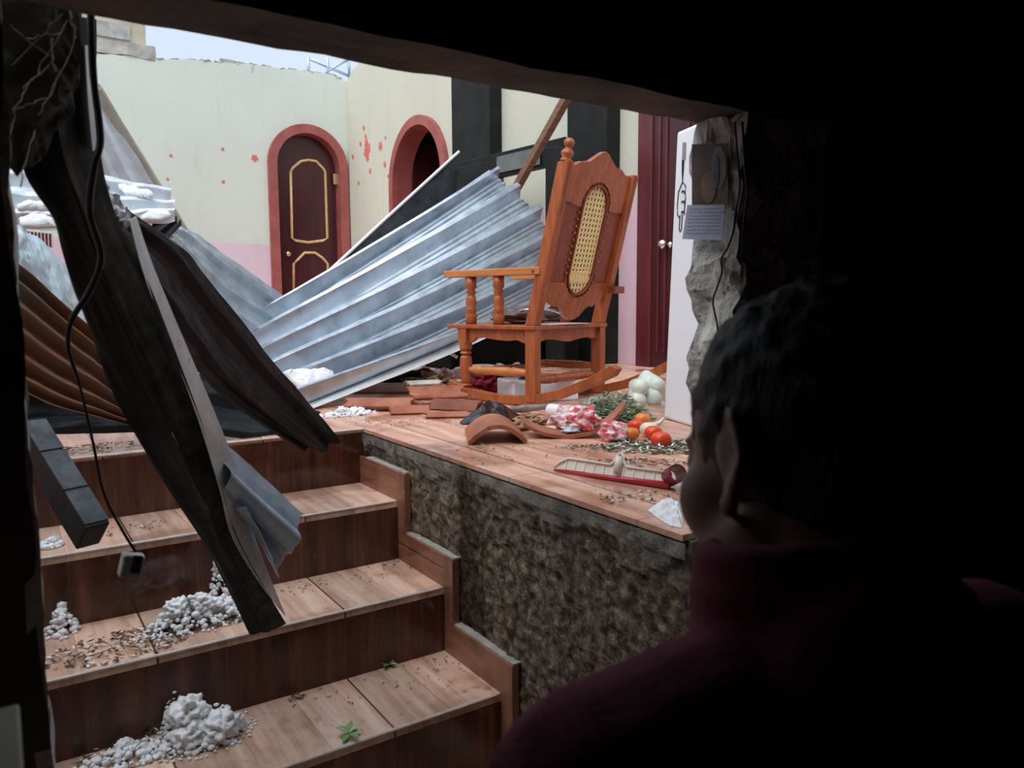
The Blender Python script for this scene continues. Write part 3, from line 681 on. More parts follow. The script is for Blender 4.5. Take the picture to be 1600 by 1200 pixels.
# pale sheet at far left
rows = [P((22, 352, 2.25), (62, 372, 2.3), (118, 440, 2.35), (160, 520, 2.4)), P((22, 400, 2.1), (60, 440, 2.15), (115, 492, 2.2), (165, 545, 2.25))]
metal('metal_sheet', sheet(rows, 1.0, 0.012, 'wave', 26, 14, dent=0.010, df=3), 'galvanised_pale', 'pale blue-grey creased metal sheet at the far left above the rusty one', 'roof sheet')
rows = [P((8, 396, 2.0), (110, 484, 2.1), (190, 570, 2.18), (240, 660, 2.25)), P((8, 600, 2.0), (70, 632, 2.05), (150, 655, 2.1), (235, 672, 2.25))]
metal('rusty_sheet', sheet(rows, 6.5, 0.022, 'wave', 30, 130, dent=0.008), 'rusty_sheet', 'rusty brown corrugated sheet at the left above the landing')
# dark sheet lying at the head of the stairs
rows = [P((10, 590, 2.50), (140, 575, 2.54), (300, 582, 2.60), (430, 612, 2.62), (500, 645, 2.66)), P((10, 680, 2.46), (140, 678, 2.46), (270, 676, 2.46), (400, 686, 2.47), (480, 674, 2.5))]
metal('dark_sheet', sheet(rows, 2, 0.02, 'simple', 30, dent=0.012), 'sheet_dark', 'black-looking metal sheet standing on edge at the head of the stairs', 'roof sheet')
# broad dark sheet slanting down to the landing
rows = [P((196, 322, 1.45), (300, 408, 1.75), (420, 555, 2.1), (534, 692, 2.36)), P((196, 350, 1.42), (270, 450, 1.66), (385, 600, 2.0), (510, 704, 2.33)), P((206, 392, 1.38), (255, 510, 1.58), (352, 622, 1.92), (474, 708, 2.31))]
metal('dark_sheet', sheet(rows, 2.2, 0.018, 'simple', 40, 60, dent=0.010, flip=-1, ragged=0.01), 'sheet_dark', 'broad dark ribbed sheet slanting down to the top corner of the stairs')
# hanging flashing strip
hs = thing('hanging_flashing', at(420, 985, y=1.80), 'long dark bent metal flashing hanging from the beam down to the third step', 'metal flashing')
L_ = P((46, 150, 1.10), (36, 262, 1.14), (84, 345, 1.2), (104, 420, 1.26), (140, 520, 1.34), (180, 620, 1.43), (262, 762, 1.56), (330, 870, 1.67), (390, 992, 1.81))
Mi = P((108, 24, 1.12), (90, 200, 1.12), (130, 330, 1.17), (165, 430, 1.23), (212, 545, 1.32), (262, 660, 1.42), (318, 780, 1.54), (362, 880, 1.65), (418, 988, 1.79))
R1 = P((150, 30, 1.18), (150, 200, 1.19), (176, 320, 1.22), (224, 420, 1.28), (266, 530, 1.36), (312, 650, 1.45), (346, 760, 1.54), (376, 850, 1.63), (447, 975, 1.78))
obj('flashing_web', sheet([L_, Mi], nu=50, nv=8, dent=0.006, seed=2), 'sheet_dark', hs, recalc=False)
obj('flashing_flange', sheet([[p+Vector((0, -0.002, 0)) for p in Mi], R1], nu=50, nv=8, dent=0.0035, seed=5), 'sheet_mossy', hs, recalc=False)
ra = P((202, 344, 1.25), (222, 420, 1.275), (262, 530, 1.355), (308, 650, 1.445), (342, 760, 1.535), (366, 845, 1.61), (420, 930, 1.72))
rb = P((213, 338, 1.31), (241, 420, 1.335), (287, 530, 1.415), (338, 650, 1.505), (374, 745, 1.60), (402, 850, 1.68), (446, 962, 1.79))
obj('flashing_edge', sheet([ra, rb], nu=40, nv=3, dent=0.001), 'edge_light', hs, recalc=False, label='pale catching edge')
rows = [P((345, 686, 1.56), (400, 735, 1.66), (473, 803, 1.80)), P((350, 735, 1.54), (396, 780, 1.62), (462, 838, 1.74)), P((356, 770, 1.60), (402, 815, 1.68), (446, 872, 1.78)), P((372, 800, 1.57), (400, 850, 1.64), (424, 905, 1.70))]
obj('torn_flap', sheet(rows, 1.6, 0.018, 'simple', 24, 60, dent=0.002, df=4, ragged=0.03), 'flap_blue', hs, recalc=False, label='bluish torn corrugated flap')
# small crumple of pale metal at the top of the strip
mb = sheet([P((150, 285, 1.33), (178, 300, 1.34), (206, 345, 1.35)), P((148, 305, 1.31), (172, 330, 1.31), (204, 352, 1.32))], nu=16, nv=6, dent=0.02, df=5)
obj('crumpled_corner', mb, 'edge_light', hs, recalc=False)
rows = [P((133, 70, 1.13), (138, 160, 1.14), (145, 236, 1.15)), P((139, 72, 1.16), (146, 160, 1.17), (152, 234, 1.18))]
metal('metal_strip', sheet(rows, nu=14, nv=2), 'galvanised_pale', 'thin pale metal strip hanging beside the black cable at top left', 'metal strip')
rows = [P((-30, -30, 1.03), (-30, 120, 1.03), (-6, 225, 1.03), (26, 276, 1.03)), P((60, -10, 1.03), (62, 100, 1.03), (50, 200, 1.03), (40, 262, 1.03)), P((128, -10, 1.04), (126, 100, 1.04), (112, 170, 1.05), (50, 262, 1.05))]
metal('hanging_cloth', sheet(rows, nu=24, nv=14, dent=0.012, df=4), 'rag_brown', 'dark dusty cloth-like rag hanging in the upper left corner of the opening', 'rag')
# dark beam
a, b_ = at(44, 672, y=1.68), at(146, 838, y=1.50)
d = (b_-a).normalized(); sd = d.cross(Vector((0, 0, 1))).normalized()*0.021; u_ = sd.cross(d).normalized()*0.030
tb = thing('timber_beam', b_-u_, 'dark square timber beam hanging over the stairs at the far left', 'beam')
obj('beam_body', MB().hexa([a-sd-u_, a+sd-u_, a+sd+u_, a-sd+u_], [b_-sd-u_, b_+sd-u_, b_+sd+u_, b_-sd+u_]), 'timber_dark', tb, bevel=0.003)
mb = MB()
for t0_, t1_ in ((0.02, 0.30), (0.32, 0.66), (0.68, 0.97)):
    p, q = a.lerp(b_, t0_)+u_, a.lerp(b_, t1_)+u_; t_ = u_*0.06
    mb.hexa([p-sd, p+sd, p+sd+t_, p-sd+t_], [q-sd, q+sd, q+sd+t_, q-sd+t_])
obj('beam_top', mb, 'timber_weather', tb, label='grey weathered top face')
# cable and junction box
cb = P((141, -30, 1.05), (143, 60, 1.05), (147, 130, 1.06), (157, 215, 1.06), (147, 262, 1.06), (140, 330, 1.08), (158, 400, 1.1), (140, 455, 1.12), (112, 500, 1.13), (107, 545, 1.14), (124, 600, 1.15), (145, 690, 1.17), (162, 770, 1.19), (192, 830, 1.20), (212, 862, 1.21))
pts = [lerp_row(cb, i/90) for i in range(91)]
obj('hanging_cable', MB().tube(pts, [0.0042-0.0022*min(1, max(0, (i-45)/20)) for i in range(91)], 8), 'cable_black', label='black electric cable hanging down the left side to a white socket box', cat='cable', smooth=True)
jb = at(203, 866, y=1.215); jx = thing('socket_box', at(203, 902, y=1.215), 'small white socket box dangling from the black cable over the stairs', 'socket box')
obj('box_body', MB().box(at(205, 883, y=1.22), (0.030, 0.024, 0.034), Matrix.Rotation(0.25, 3, 'Y')), 'dusty_plastic', jx, bevel=0.003)
obj('box_face', MB().box(at(213, 882, y=1.207), (0.013, 0.006, 0.026), Matrix.Rotation(0.25, 3, 'Y')), 'black_ink', jx, bevel=0.001)
# cobwebs
mb = MB(); rr = random.Random(3)
web = [((110, 15), (117, 60), 0.0010), ((117, 60), (80, 150), 0.0005), ((105, 30), (60, 110), 0.0004), ((60, 110), (22, 170), 0.0006), ((22, 170), (14, 260), 0.0006), ((80, 150), (22, 172), 0.0007), ((95, 110), (60, 180), 0.0004), ((14, 40), (80, 90), 0.0003), ((55, 205), (30, 290), 0.0007), ((100, 20), (20, 100), 0.0003), ((80, 60), (85, 110), 0.0010), ((40, 60), (95, 50), 0.0004), ((34, 140), (80, 100), 0.0005)]
for (a, b_, r) in web:
    pa, pb = at(*a, y=1.0), at(*b_, y=0.995); pts = [pa.lerp(pb, k/8)+Vector((rr.uniform(-1, 1), 0, rr.uniform(-1, 1)))*0.0016 for k in range(9)]
    mb.tube(pts, [r*rr.uniform(0.6, 1.5) for _ in pts], 5)
obj('cobweb', mb, 'dust_web', label='dusty cobweb strands in the upper left corner of the opening', cat='cobweb', kind='stuff')
cbn = thing('board_cabinet', (-0.14, 0.62, 0), 'beige board cabinet standing inside at the bottom left corner', 'cabinet')
cx_ = at(25, 1105, y=0.60); zt = cx_.z
obj('cabinet_body', MB().bb((-0.30, 0.50, 0.0), (cx_.x-0.002, 0.60, zt-0.012)), 'beige_board', cbn, bevel=0.002)
obj('cabinet_top', MB().bb((-0.31, 0.49, zt-0.012), (cx_.x+0.002, 0.606, zt)), 'beige_board', cbn, bevel=0.002)

# ---------------------------------------------------------------- rocking chair
CH = (1.80, 2.53, FL)
ch = thing('rocking_chair', CH, 'carved orange-brown wooden rocking chair with a cane back, standing amid the rubble', 'rocking chair', rz=math.radians(15))
WD = 0.46
def cobj(name, mb, m, parent=ch, **k): return obj(name, mb, m, parent, local=True, **k)
def post(x):
    pts = [(0.0, 0.02), (0.0, 0.33), (-0.165, 0.955)]; mb = MB(); hx, hy = 0.020, 0.026; q = []
    for y, z in pts: q.append([Vector((x-hx, y-hy, z)), Vector((x+hx, y-hy, z)), Vector((x+hx, y+hy, z)), Vector((x-hx, y+hy, z))])
    mb.hexa(q[0], q[1]); mb.hexa(q[1], q[2]); return mb
for x in (0.0, WD):
    bp = cobj('back_post', post(x), 'chair_wood', bevel=0.003)
    cobj('post_groove', MB().hexa([(x-0.006, -0.029, 0.36), (x+0.006, -0.029, 0.36), (x+0.006, -0.026, 0.36), (x-0.006, -0.026, 0.36)], [(x-0.006, -0.192, 0.95), (x+0.006, -0.192, 0.95), (x+0.006, -0.188, 0.95), (x-0.006, -0.188, 0.95)]), 'chair_wood_panel', bp)
cobj('finial', MB().lathe((0.0, -0.165, 0.955), (0.0, -0.185, 1.04), [(0, 0.022), (0.1, 0.022), (0.16, 0.016), (0.3, 0.024), (0.42, 0.024), (0.55, 0.013), (0.62, 0.012), (0.72, 0.020), (0.86, 0.021), (0.96, 0.013), (1, 0.004)], 18), 'chair_wood', smooth=True)
# back: coordinates (s across, t height) -> 3D, leaning
def bk(s, z, off=0.0):
    y = -(z-0.33)*0.165/0.625; return Vector((s, y-off*0.967, z-off*0.255))
oc = (0.235, 0.675); orad = 0.080; ohl = 0.132   # cane window: centre, radius, half straight length
def stadium(r, hl, n=12):
    p = [(oc[0]+r*math.cos(a), oc[1]+hl+r*math.sin(a)) for a in [PI*k/n for k in range(n+1)]]
    p += [(oc[0]+r*math.cos(a), oc[1]-hl+r*math.sin(a)) for a in [PI+PI*k/n for k in range(n+1)]]; return p
crest = [(0.020, 0.948), (0.045, 0.950), (0.075, 0.966), (0.10, 0.968), (0.13, 0.972), (0.17, 0.995), (0.205, 1.016), (0.23, 1.022), (0.255, 1.014), (0.29, 0.990), (0.325, 0.972), (0.345, 0.972), (0.365, 0.968), (0.395, 0.952), (0.44, 0.948)]
foot = [(0.44, 0.44), (0.40, 0.425), (0.36, 0.405), (0.345, 0.410), (0.32, 0.400), (0.28, 0.365), (0.25, 0.352), (0.21, 0.352), (0.18, 0.365), (0.14, 0.400), (0.115, 0.410), (0.10, 0.405), (0.06, 0.425), (0.020, 0.44)]
def ring_panel(outer, inner, off0, off1):
    """panel with a hole: bridge by angle"""
    def ang(p): return math.atan2(p[1]-oc[1], p[0]-oc[0])
    def resample(poly, n=96):
        out = []
        for k in range(n):
            a = -PI+2*PI*k/n; dx, dy = math.cos(a), math.sin(a); best = None
            for i in range(len(poly)):
                p, q = poly[i], poly[(i+1) % len(poly)]
                ex, ey = q[0]-p[0], q[1]-p[1]; den = dx*ey-dy*ex
                if abs(den) < 1e-9: continue
                t = ((p[0]-oc[0])*ey-(p[1]-oc[1])*ex)/den; u = ((p[0]-oc[0])*dy-(p[1]-oc[1])*dx)/den
                if t > 0 and -1e-6 <= u <= 1+1e-6 and (best is None or t < best): best = t
            out.append((oc[0]+dx*best, oc[1]+dy*best))
        return out
    O, I = resample(outer), resample(inner); n = len(O); mb = MB()
    v = [bk(*p, off0) for p in O]+[bk(*p, off0) for p in I]+[bk(*p, off1) for p in O]+[bk(*p, off1) for p in I]; fs = []
    for i in range(n):
        j = (i+1) % n
        fs += [(i, j, n+j, n+i), (2*n+i, 3*n+i, 3*n+j, 2*n+j), (i, 2*n+i, 2*n+j, j), (n+i, n+j, 3*n+j, 3*n+i)]
    return mb.add(v, fs)
outer = crest[::-1]+foot[::-1]
outer = [(x, z) for x, z in outer]
panel = cobj('back_panel', ring_panel(outer, stadium(orad, ohl), -0.006, 0.006), 'chair_wood_panel')
def rail(outline, o0=0.004, o1=0.013):
    mb = MB(); n = len(outline); v = [bk(*p, o0) for p in outline]+[bk(*p, o1) for p in outline]
    return mb.add(v, [tuple(range(n))[::-1], tuple(range(n, 2*n))]+[(i, (i+1) % n, (i+1) % n+n, i+n) for i in range(n)])
def notch(z, r, side):   # arc over the cane window
    n = 10; return [(oc[0]+r*math.cos(a), z+r*math.sin(a)) for a in [PI*k/n*side for k in range(n+1)]]
R_ = 0.100
cobj('crest_rail', rail(crest+[(0.44, 0.80), (0.235+R_, 0.80)]+notch(oc[1]+ohl, R_, 1)+[(0.235-R_, 0.80), (0.02, 0.82)]), 'chair_wood', panel)
cobj('lower_rail', rail([(0.02, 0.505), (oc[0]-R_, 0.505)]+notch(oc[1]-ohl, R_, -1)[::-1]+[(0.235+R_, 0.505), (0.44, 0.505)]+foot), 'chair_wood', panel)
# ring and carved beads round the cane
st_ = stadium(orad+0.004, ohl, 16); mb = MB(); pts = [bk(*p, 0.012) for p in st_]; mb.tube(pts+[pts[0]], 0.005, 6, cap=False); cobj('cane_ring', mb, 'chair_wood_panel', panel, smooth=True)
mb = MB(); sb = stadium(orad+0.022, ohl, 9); 
full = []
for i in range(len(sb)):
    p, q = sb[i], sb[(i+1) % len(sb)]; L = math.hypot(q[0]-p[0], q[1]-p[1]); k = max(1, round(L/0.026))
    for j in range(k): full.append((p[0]+(q[0]-p[0])*j/k, p[1]+(q[1]-p[1])*j/k))
for p in full: mb.ico(bk(*p, 0.012), 0.0075, 1, (1, 0.6, 1))
cobj('carved_beads', mb, 'chair_wood', panel, smooth=True)
# cane: a lattice of strips with real holes
mb = MB()
def inside(s, z):
    dz = max(0, abs(z-oc[1])-ohl); return (s-oc[0])**2+dz**2 < orad**2
nx, nz2 = 7, 21; z0, z1 = oc[1]-ohl-orad, oc[1]+ohl+orad
for k in range(nz2+1):
    z = z0+(z1-z0)*k/nz2; dzz = max(0, abs(z-oc[1])-ohl); hwid = math.sqrt(max(0, orad**2-dzz**2)); 
    if hwid < 0.01: continue
    a0 = [bk(oc[0]-hwid, z-0.0046, 0.0), bk(oc[0]+hwid, z-0.0046, 0), bk(oc[0]+hwid, z+0.0046, 0), bk(oc[0]-hwid, z+0.0046, 0)]
    mb.hexa(a0, [v+Vector((0, -0.003, 0)) for v in a0])
for k in range(nx+1):
    s = oc[0]-orad+2*orad*k/nx; hh = ohl+math.sqrt(max(0, orad**2-(s-oc[0])**2))
    a0 = [bk(s-0.0054, oc[1]-hh, 0.001), bk(s+0.0054, oc[1]-hh, 0.001), bk(s+0.0054, oc[1]+hh, 0.001), bk(s-0.0054, oc[1]+hh, 0.001)]
    mb.hexa(a0, [v+Vector((0, -0.003, 0)) for v in a0])
s0 = oc[0]-0.078
a0 = [bk(s0, 0.505, 0.003), bk(s0+0.156, 0.505, 0.003), bk(s0+0.156, 0.53, 0.003), bk(s0, 0.53, 0.003)]; mb.hexa(a0, [v+Vector((0, -0.002, 0)) for v in a0])
cobj('cane_weave', mb, 'cane', panel)
# seat, aprons
cobj('seat', MB().bb((-0.028, -0.03, 0.312), (WD+0.028, 0.47, 0.330)), 'chair_wood', bevel=0.004)
ap = [(0.03, 0.31), (0.03, 0.255), (0.055, 0.262), (0.08, 0.270), (0.13, 0.264), (0.20, 0.268), (0.26, 0.274), (0.31, 0.270), (0.335, 0.255), (0.355, 0.25), (0.40, 0.25), (0.40, 0.31)]
for x in (-0.008, WD-0.010): cobj('side_apron', MB().prism(ap, (x, 0, 0), (0, 1, 0), (0, 0, 1), (0.018, 0, 0)), 'chair_wood')
ap2 = [(0.02, 0.31), (0.02, 0.26), (0.08, 0.272), (0.16, 0.266), (0.23, 0.256), (0.30, 0.266), (0.38, 0.272), (0.44, 0.26), (0.44, 0.31)]
for y in (-0.010, 0.385): cobj('cross_apron', MB().prism(ap2, (0, y, 0), (1, 0, 0), (0, 0, 1), (0, 0.018, 0)), 'chair_wood')
leg_prof = [(a_, r_*1.15) for a_, r_ in [(0, 0.020), (0.10, 0.020), (0.13, 0.015), (0.17, 0.024), (0.20, 0.016), (0.24, 0.020), (0.5, 0.024), (0.68, 0.022), (0.72, 0.015), (0.76, 0.023), (0.80, 0.016), (0.84, 0.024), (1, 0.024)]]
for x in (0.0, WD):
    cobj('front_leg', MB().lathe((x, 0.38, 0.025), (x, 0.38, 0.262), leg_prof, 18).bb((x-0.024, 0.356, 0.25), (x+0.024, 0.404, 0.312)), 'chair_wood', smooth=False)
    sp = [(a_, r_*1.2) for a_, r_ in [(0, 0.020), (0.12, 0.020), (0.2, 0.022), (0.26, 0.015), (0.30, 0.021), (0.34, 0.015), (0.45, 0.020), (0.58, 0.017), (0.64, 0.012), (0.68, 0.019), (0.74, 0.013), (0.78, 0.020), (1, 0.020)]]
    for y in (0.345, 0.185): cobj('arm_spindle', MB().lathe((x, y, 0.33), (x, y, 0.532), sp, 16), 'chair_wood', smooth=True)
    arm = cobj('armrest', MB().bb((x-0.030, -0.055, 0.532), (x+0.030, 0.485, 0.562)), 'chair_wood_light', bevel=0.004)
    cobj('arm_peg', MB().lathe((x-0.0295, -0.025, 0.547), (x-0.034, -0.025, 0.547), [(0, 0.008), (0.7, 0.008), (1, 0.005)], 10), 'chair_wood_panel', arm)
strp = [(0, 0.009), (0.08, 0.015), (0.16, 0.018), (0.24, 0.020), (0.27, 0.015), (0.30, 0.020), (0.34, 0.018), (0.66, 0.020), (0.70, 0.015), (0.73, 0.020), (0.78, 0.018), (0.9, 0.014), (1, 0.009)]
for x in (0.0, WD): cobj('stretcher', MB().lathe((x, 0.37, 0.133), (x, 0.01, 0.138), strp, 16), 'chair_wood_light', smooth=True)
cobj('stretcher', MB().lathe((0.01, 0.38, 0.115), (WD-0.01, 0.38, 0.115), strp, 16), 'chair_wood', smooth=True)
cobj('stretcher', MB().lathe((0.01, 0.0, 0.105), (WD-0.01, 0.0, 0.105), strp, 16), 'chair_wood', smooth=True)
cobj('back_tenon', MB().bb((WD-0.02, -0.10, 0.46), (WD+0.055, -0.06, 0.49)), 'chair_wood_panel')
for x in (0.0, WD):
    lowc = [(0.47, 0.045), (0.36, 0.014), (0.22, 0.002), (0.10, 0.001), (-0.03, 0.014), (-0.15, 0.045), (-0.28, 0.095), (-0.40, 0.150)]
    upc = [(y+0.004, z+0.038) for y, z in lowc][::-1]
    upc[0] = (-0.385, 0.190); upc.insert(0, (-0.42, 0.178))
    cobj('rocker', MB().prism(lowc+upc, (x-0.016, 0, 0), (0, 1, 0), (0, 0, 1), (0.032, 0, 0)), 'chair_wood', bevel=0.003)
CM = Matrix.Translation(CH) @ Matrix.Rotation(math.radians(15), 4, 'Z')
def cw(x, y, z): return CM @ Vector((x, y, z))
# bag lying on the seat
mb = MB().ico(cw(0.22, 0.23, 0.331+0.035), 0.12, 4, (1.2, 1.25, 0.30), 0.22, 2.5)
bgo = thing('hand_bag', cw(0.22, 0.23, 0.331), 'shiny dark brown bag lying on the rocking chair seat', 'bag')
obj('bag_body', mb, 'bag_brown', bgo, smooth=True)
obj('bag_strap', MB().tube([cw(0.10, 0.16, 0.385), cw(0.16, 0.10, 0.40), cw(0.24, 0.08, 0.385), cw(0.30, 0.05, 0.36)], 0.006, 6), 'chrome', bgo, smooth=True, label='silvery strap')
obj('paper_sheet', MB().prism([(-0.12, -0.09), (0.12, -0.10), (0.13, 0.05), (-0.10, 0.06)], cw(0.20, 0.06, 0.331), (1, 0.2, 0), (-0.2, 1, 0), (0, 0, 0.002)), 'white_plastic', label='white paper lying on the rocking chair seat', cat='paper')

# ---------------------------------------------------------------- white refrigerator with fork emblem
p0 = at(1036, 654, z=FL); dF = Vector((-0.30, -0.954, 0)).normalized(); dD = Vector((0.954, -0.30, 0)).normalized()
ht = at(1052, 208, x=p0.x+0.015).z-FL
fg = thing('refrigerator', p0+dF*0.27+dD*0.25, 'tall white refrigerator with a black fork drawing, beside the broken doorway pillar', 'refrigerator')
def fp(a, z, o=0.0): return p0+dF*a+Vector((0, 0, z))-dD*o+dD*0.018*(z/ht)
LFG = 0.50
body = MB(); q0 = [fp(0, 0), fp(LFG, 0), fp(LFG, 0)+dD*0.5, fp(0, 0)+dD*0.5]; q1 = [fp(0.03, ht), fp(LFG, ht), fp(LFG, ht)+dD*0.5, fp(0.03, ht)+dD*0.5]
body.hexa(q0, q1); obj('body', body, 'white_enamel', fg, bevel=0.012)
def onface(px, py):   # hit the face plane
    v = ray(px, py); n = dD; o = Vector((0, 0, Z0)); t = (p0-o).dot(n)/v.dot(n); q = o+v*t; return q-dD*0.002+dD*0.018*((q.z-FL)/ht)
em = MB()
for dx in (-3, -1, 1, 3): em.tube([onface(1063+dx*0.75, 222), onface(1062.5+dx*0.8, 250)], 0.0009, 6)
em.tube([onface(1062.3, 250), onface(1062, 262), onface(1061, 284)], [0.007, 0.006, 0.0015], 8, flat=0.3)
obj('fork_emblem', em, 'black_ink', fg)
em = MB()
em.tube([onface(*p) for p in ((1061, 284), (1055, 300), (1053.5, 322), (1054, 336), (1057, 340))], 0.0018, 6)
em.tube([onface(*p) for p in ((1061, 284), (1066, 290), (1066, 310), (1064.5, 330), (1061, 332))], 0.0018, 6)
for cy in (299, 315, 331): em.tube([onface(1059.5, cy+2), onface(1061.5, cy-1), onface(1064, cy), onface(1065, cy+4)], [0.001, 0.003, 0.004, 0.002], 6)
em.tube([onface(*p) for p in ((1058, 336), (1057, 360), (1058.5, 362), (1060.5, 358), (1061.5, 334))], 0.0018, 6)
obj('handle_emblem', em, 'black_ink', fg)

# ---------------------------------------------------------------- things pinned on the broken pillar
def jm(px, py, o=0.003): q = at(px, py, x=XJ-0.014); return q-Vector((o, 0, 0))
def jquad(a, b, c, d, th=0.002, o=0.003):
    q = [jm(*p, o) for p in (a, b, c, d)]; return MB().hexa(q, [v-Vector((th, 0, 0)) for v in q])
pic = thing('wall_picture', jm(1112, 318), 'faded brown printed picture fixed to the pillar above the note', 'picture')
obj('print_sheet', jquad((1084, 226), (1140, 224), (1141, 318), (1084, 322)), 'print_brown', pic)
def jblob(cx, cy, rx, ry, m, o, nm):
    mb = MB(); q = [jm(cx+rx*math.cos(2*PI*k/16), cy+ry*math.sin(2*PI*k/16), o) for k in range(16)]; r = [v-Vector((0.001, 0, 0)) for v in q]
    mb.add(q+r, [tuple(range(16)), tuple(range(16, 32))[::-1]]+[(i, (i+1) % 16, (i+1) % 16+16, i+16) for i in range(16)]); obj(nm, mb, m, pic)
jblob(1127, 262, 12, 34, 'print_cream', 0.0052, 'printed_patch'); jblob(1111, 292, 12, 26, 'print_ochre', 0.0056, 'printed_patch'); jblob(1124, 268, 4, 24, 'print_teal', 0.0064, 'printed_patch')
nt_ = thing('paper_note', jm(1108, 376), 'small bluish handwritten paper note stuck on the pillar below the picture', 'note')
obj('note_sheet', jquad((1082, 321), (1141, 321), (1137, 376), (1074, 374), 0.001, 0.012), 'paper_blue', nt_)
mb = MB(); rr = random.Random(5)
for k in range(8):
    yy = 327+k*5.4; x_ = 1086-k*0.8
    while x_ < 1133:
        L = rr.uniform(2, 8)
        mb.tube([jm(x_, yy+rr.uniform(-0.6, 0.6), 0.0135), jm(x_+L, yy+rr.uniform(-0.6, 0.6), 0.0135)], 0.0004, 4); x_ += L+2
obj('handwriting', mb, 'paper_ink', nt_)
wp = [(1148, 190), (1152, 240), (1156, 290), (1150, 330), (1146, 360), (1138, 385), (1127, 405), (1128, 425), (1120, 450), (1114, 470), (1117, 490), (1121, 510), (1122, 535)]
pts = [lerp_row([at(a, b, x=XJ-0.012) for a, b in wp], i/60) for i in range(61)]
obj('pillar_wire', MB().tube(pts, 0.0018, 6), 'cable_black', label='thin black wire running crookedly down the broken pillar', cat='wire', smooth=True)
wp = [(1160, 190), (1164, 260), (1168, 300), (1162, 350), (1160, 400)]
obj('pillar_wire', MB().tube([at(a, b, x=XJ-0.02, ) for a, b in wp], 0.0022, 6), 'cable_black', label='short black cable at the shadowed inner corner of the pillar top', cat='wire', smooth=True)

# ---------------------------------------------------------------- hail
def hail_heap(px, py, z, rx, ry, h, n, seed, label, pos=None, amp=0.35):
    """small ice grains frozen into clods: a lumpy core studded with grains"""
    rr = random.Random(seed); c = pos if pos is not None else at(px, py, z=z); mb = MB()
    for k in range(max(2, n//9)):
        a = rr.random()*2*PI; r = 0.62*math.sqrt(rr.random()); s = rr.uniform(0.35, 0.6)*min(rx, ry, max(h, 0.02))
        mb.ico((c.x+rx*r*math.cos(a), c.y+ry*r*math.sin(a), c.z+h*(1-r*r)*rr.uniform(0.1, 0.75)+s*0.3), s, 4, (1.15, 1, 0.9), 0.30, 3.2, seed=k)
    for i in range(n*7):
        a = rr.random()*2*PI; r = math.sqrt(rr.random()); hh = h*(1-r*r)*(0.75+0.5*noise.noise(Vector((r*math.cos(a)*3, r*math.sin(a)*3, seed))))
        s = rr.uniform(0.0035, 0.0095)
        mb.ico((c.x+rx*r*math.cos(a), c.y+ry*r*math.sin(a), c.z+max(s*0.6, hh*rr.uniform(0.55, 1.05))), s, 1, (rr.uniform(0.8, 1.4), rr.uniform(0.8, 1.3), rr.uniform(0.7, 1.1)), 0.2, 2.0, seed=i)
    for i in range(n*3):
        a = rr.random()*2*PI; r = rr.uniform(0.8, 1.35); s = rr.uniform(0.002, 0.005)
        mb.ico((c.x+rx*r*math.cos(a), c.y+ry*r*math.sin(a), c.z+s*0.7), s, 1)
    return obj('hail_heap', mb, 'hail_ice', label=label, cat='hail', kind='stuff', smooth=True)
zt_ = lambda i: FL-i*RI
hail_heap(315, 975, zt_(2), 0.13, 0.05, 0.09, 46, 1, 'dirty white hail heap on the third step beside the hanging flashing')
hail_heap(360, 930, zt_(2), 0.06, 0.04, 0.15, 26, 9, 'tall grey hail drift against the riser behind the flashing')
hail_heap(320, 1150, zt_(3), 0.09, 0.07, 0.08, 40, 2, 'clumped hail heap on the lowest visible step, bottom left')
hail_heap(275, 1135, zt_(3), 0.035, 0.03, 0.11, 16, 12, 'tall hail lump at the left end of the lowest visible step')
hail_heap(200, 1185, zt_(3), 0.09, 0.05, 0.03, 20, 13, 'thin dark scatter of hail beyond the lowest hail heap')
hail_heap(98, 985, zt_(2), 0.035, 0.05, 0.07, 14, 3, 'small hail pile by the left wall on the third step')
hail_heap(75, 855, zt_(1), 0.03, 0.02, 0.02, 8, 4, 'tiny patch of hail on the second step at far left')
hail_heap(545, 648, FL, 0.09, 0.05, 0.03, 34, 5, 'broken hail crumbs on the floor at the foot of the big sheet')
q = [at(*p_, z=FL) for p_ in ((1012, 798), (1028, 786), (1050, 781), (1068, 790), (1066, 826), (1050, 824), (1030, 812))]
cq = sum(q, Vector())/len(q); mb = MB(); rg = 8; vs = []
dq = []
for k in range(len(q)):
    for j in range(5): dq.append(q[k].lerp(q[(k+1) % len(q)], j/5))
for r_ in range(rg+1):
    for p_ in dq:
        t = r_/rg; v = cq.lerp(p_, t*(1+0.06*noise.noise(p_*40))); v = Vector((v.x, v.y, FL+0.001+0.014*(1-t**5)*(0.8+0.9*noise.noise(v*60)))); vs.append(v)
m_ = len(dq); mb.add(vs, [(r_*m_+k, r_*m_+(k+1) % m_, (r_+1)*m_+(k+1) % m_, (r_+1)*m_+k) for r_ in range(rg) for k in range(m_)])
obj('hail_patch', mb, 'hail_ice', label='white hail patch at the floor corner by the pillar', cat='hail', kind='stuff')
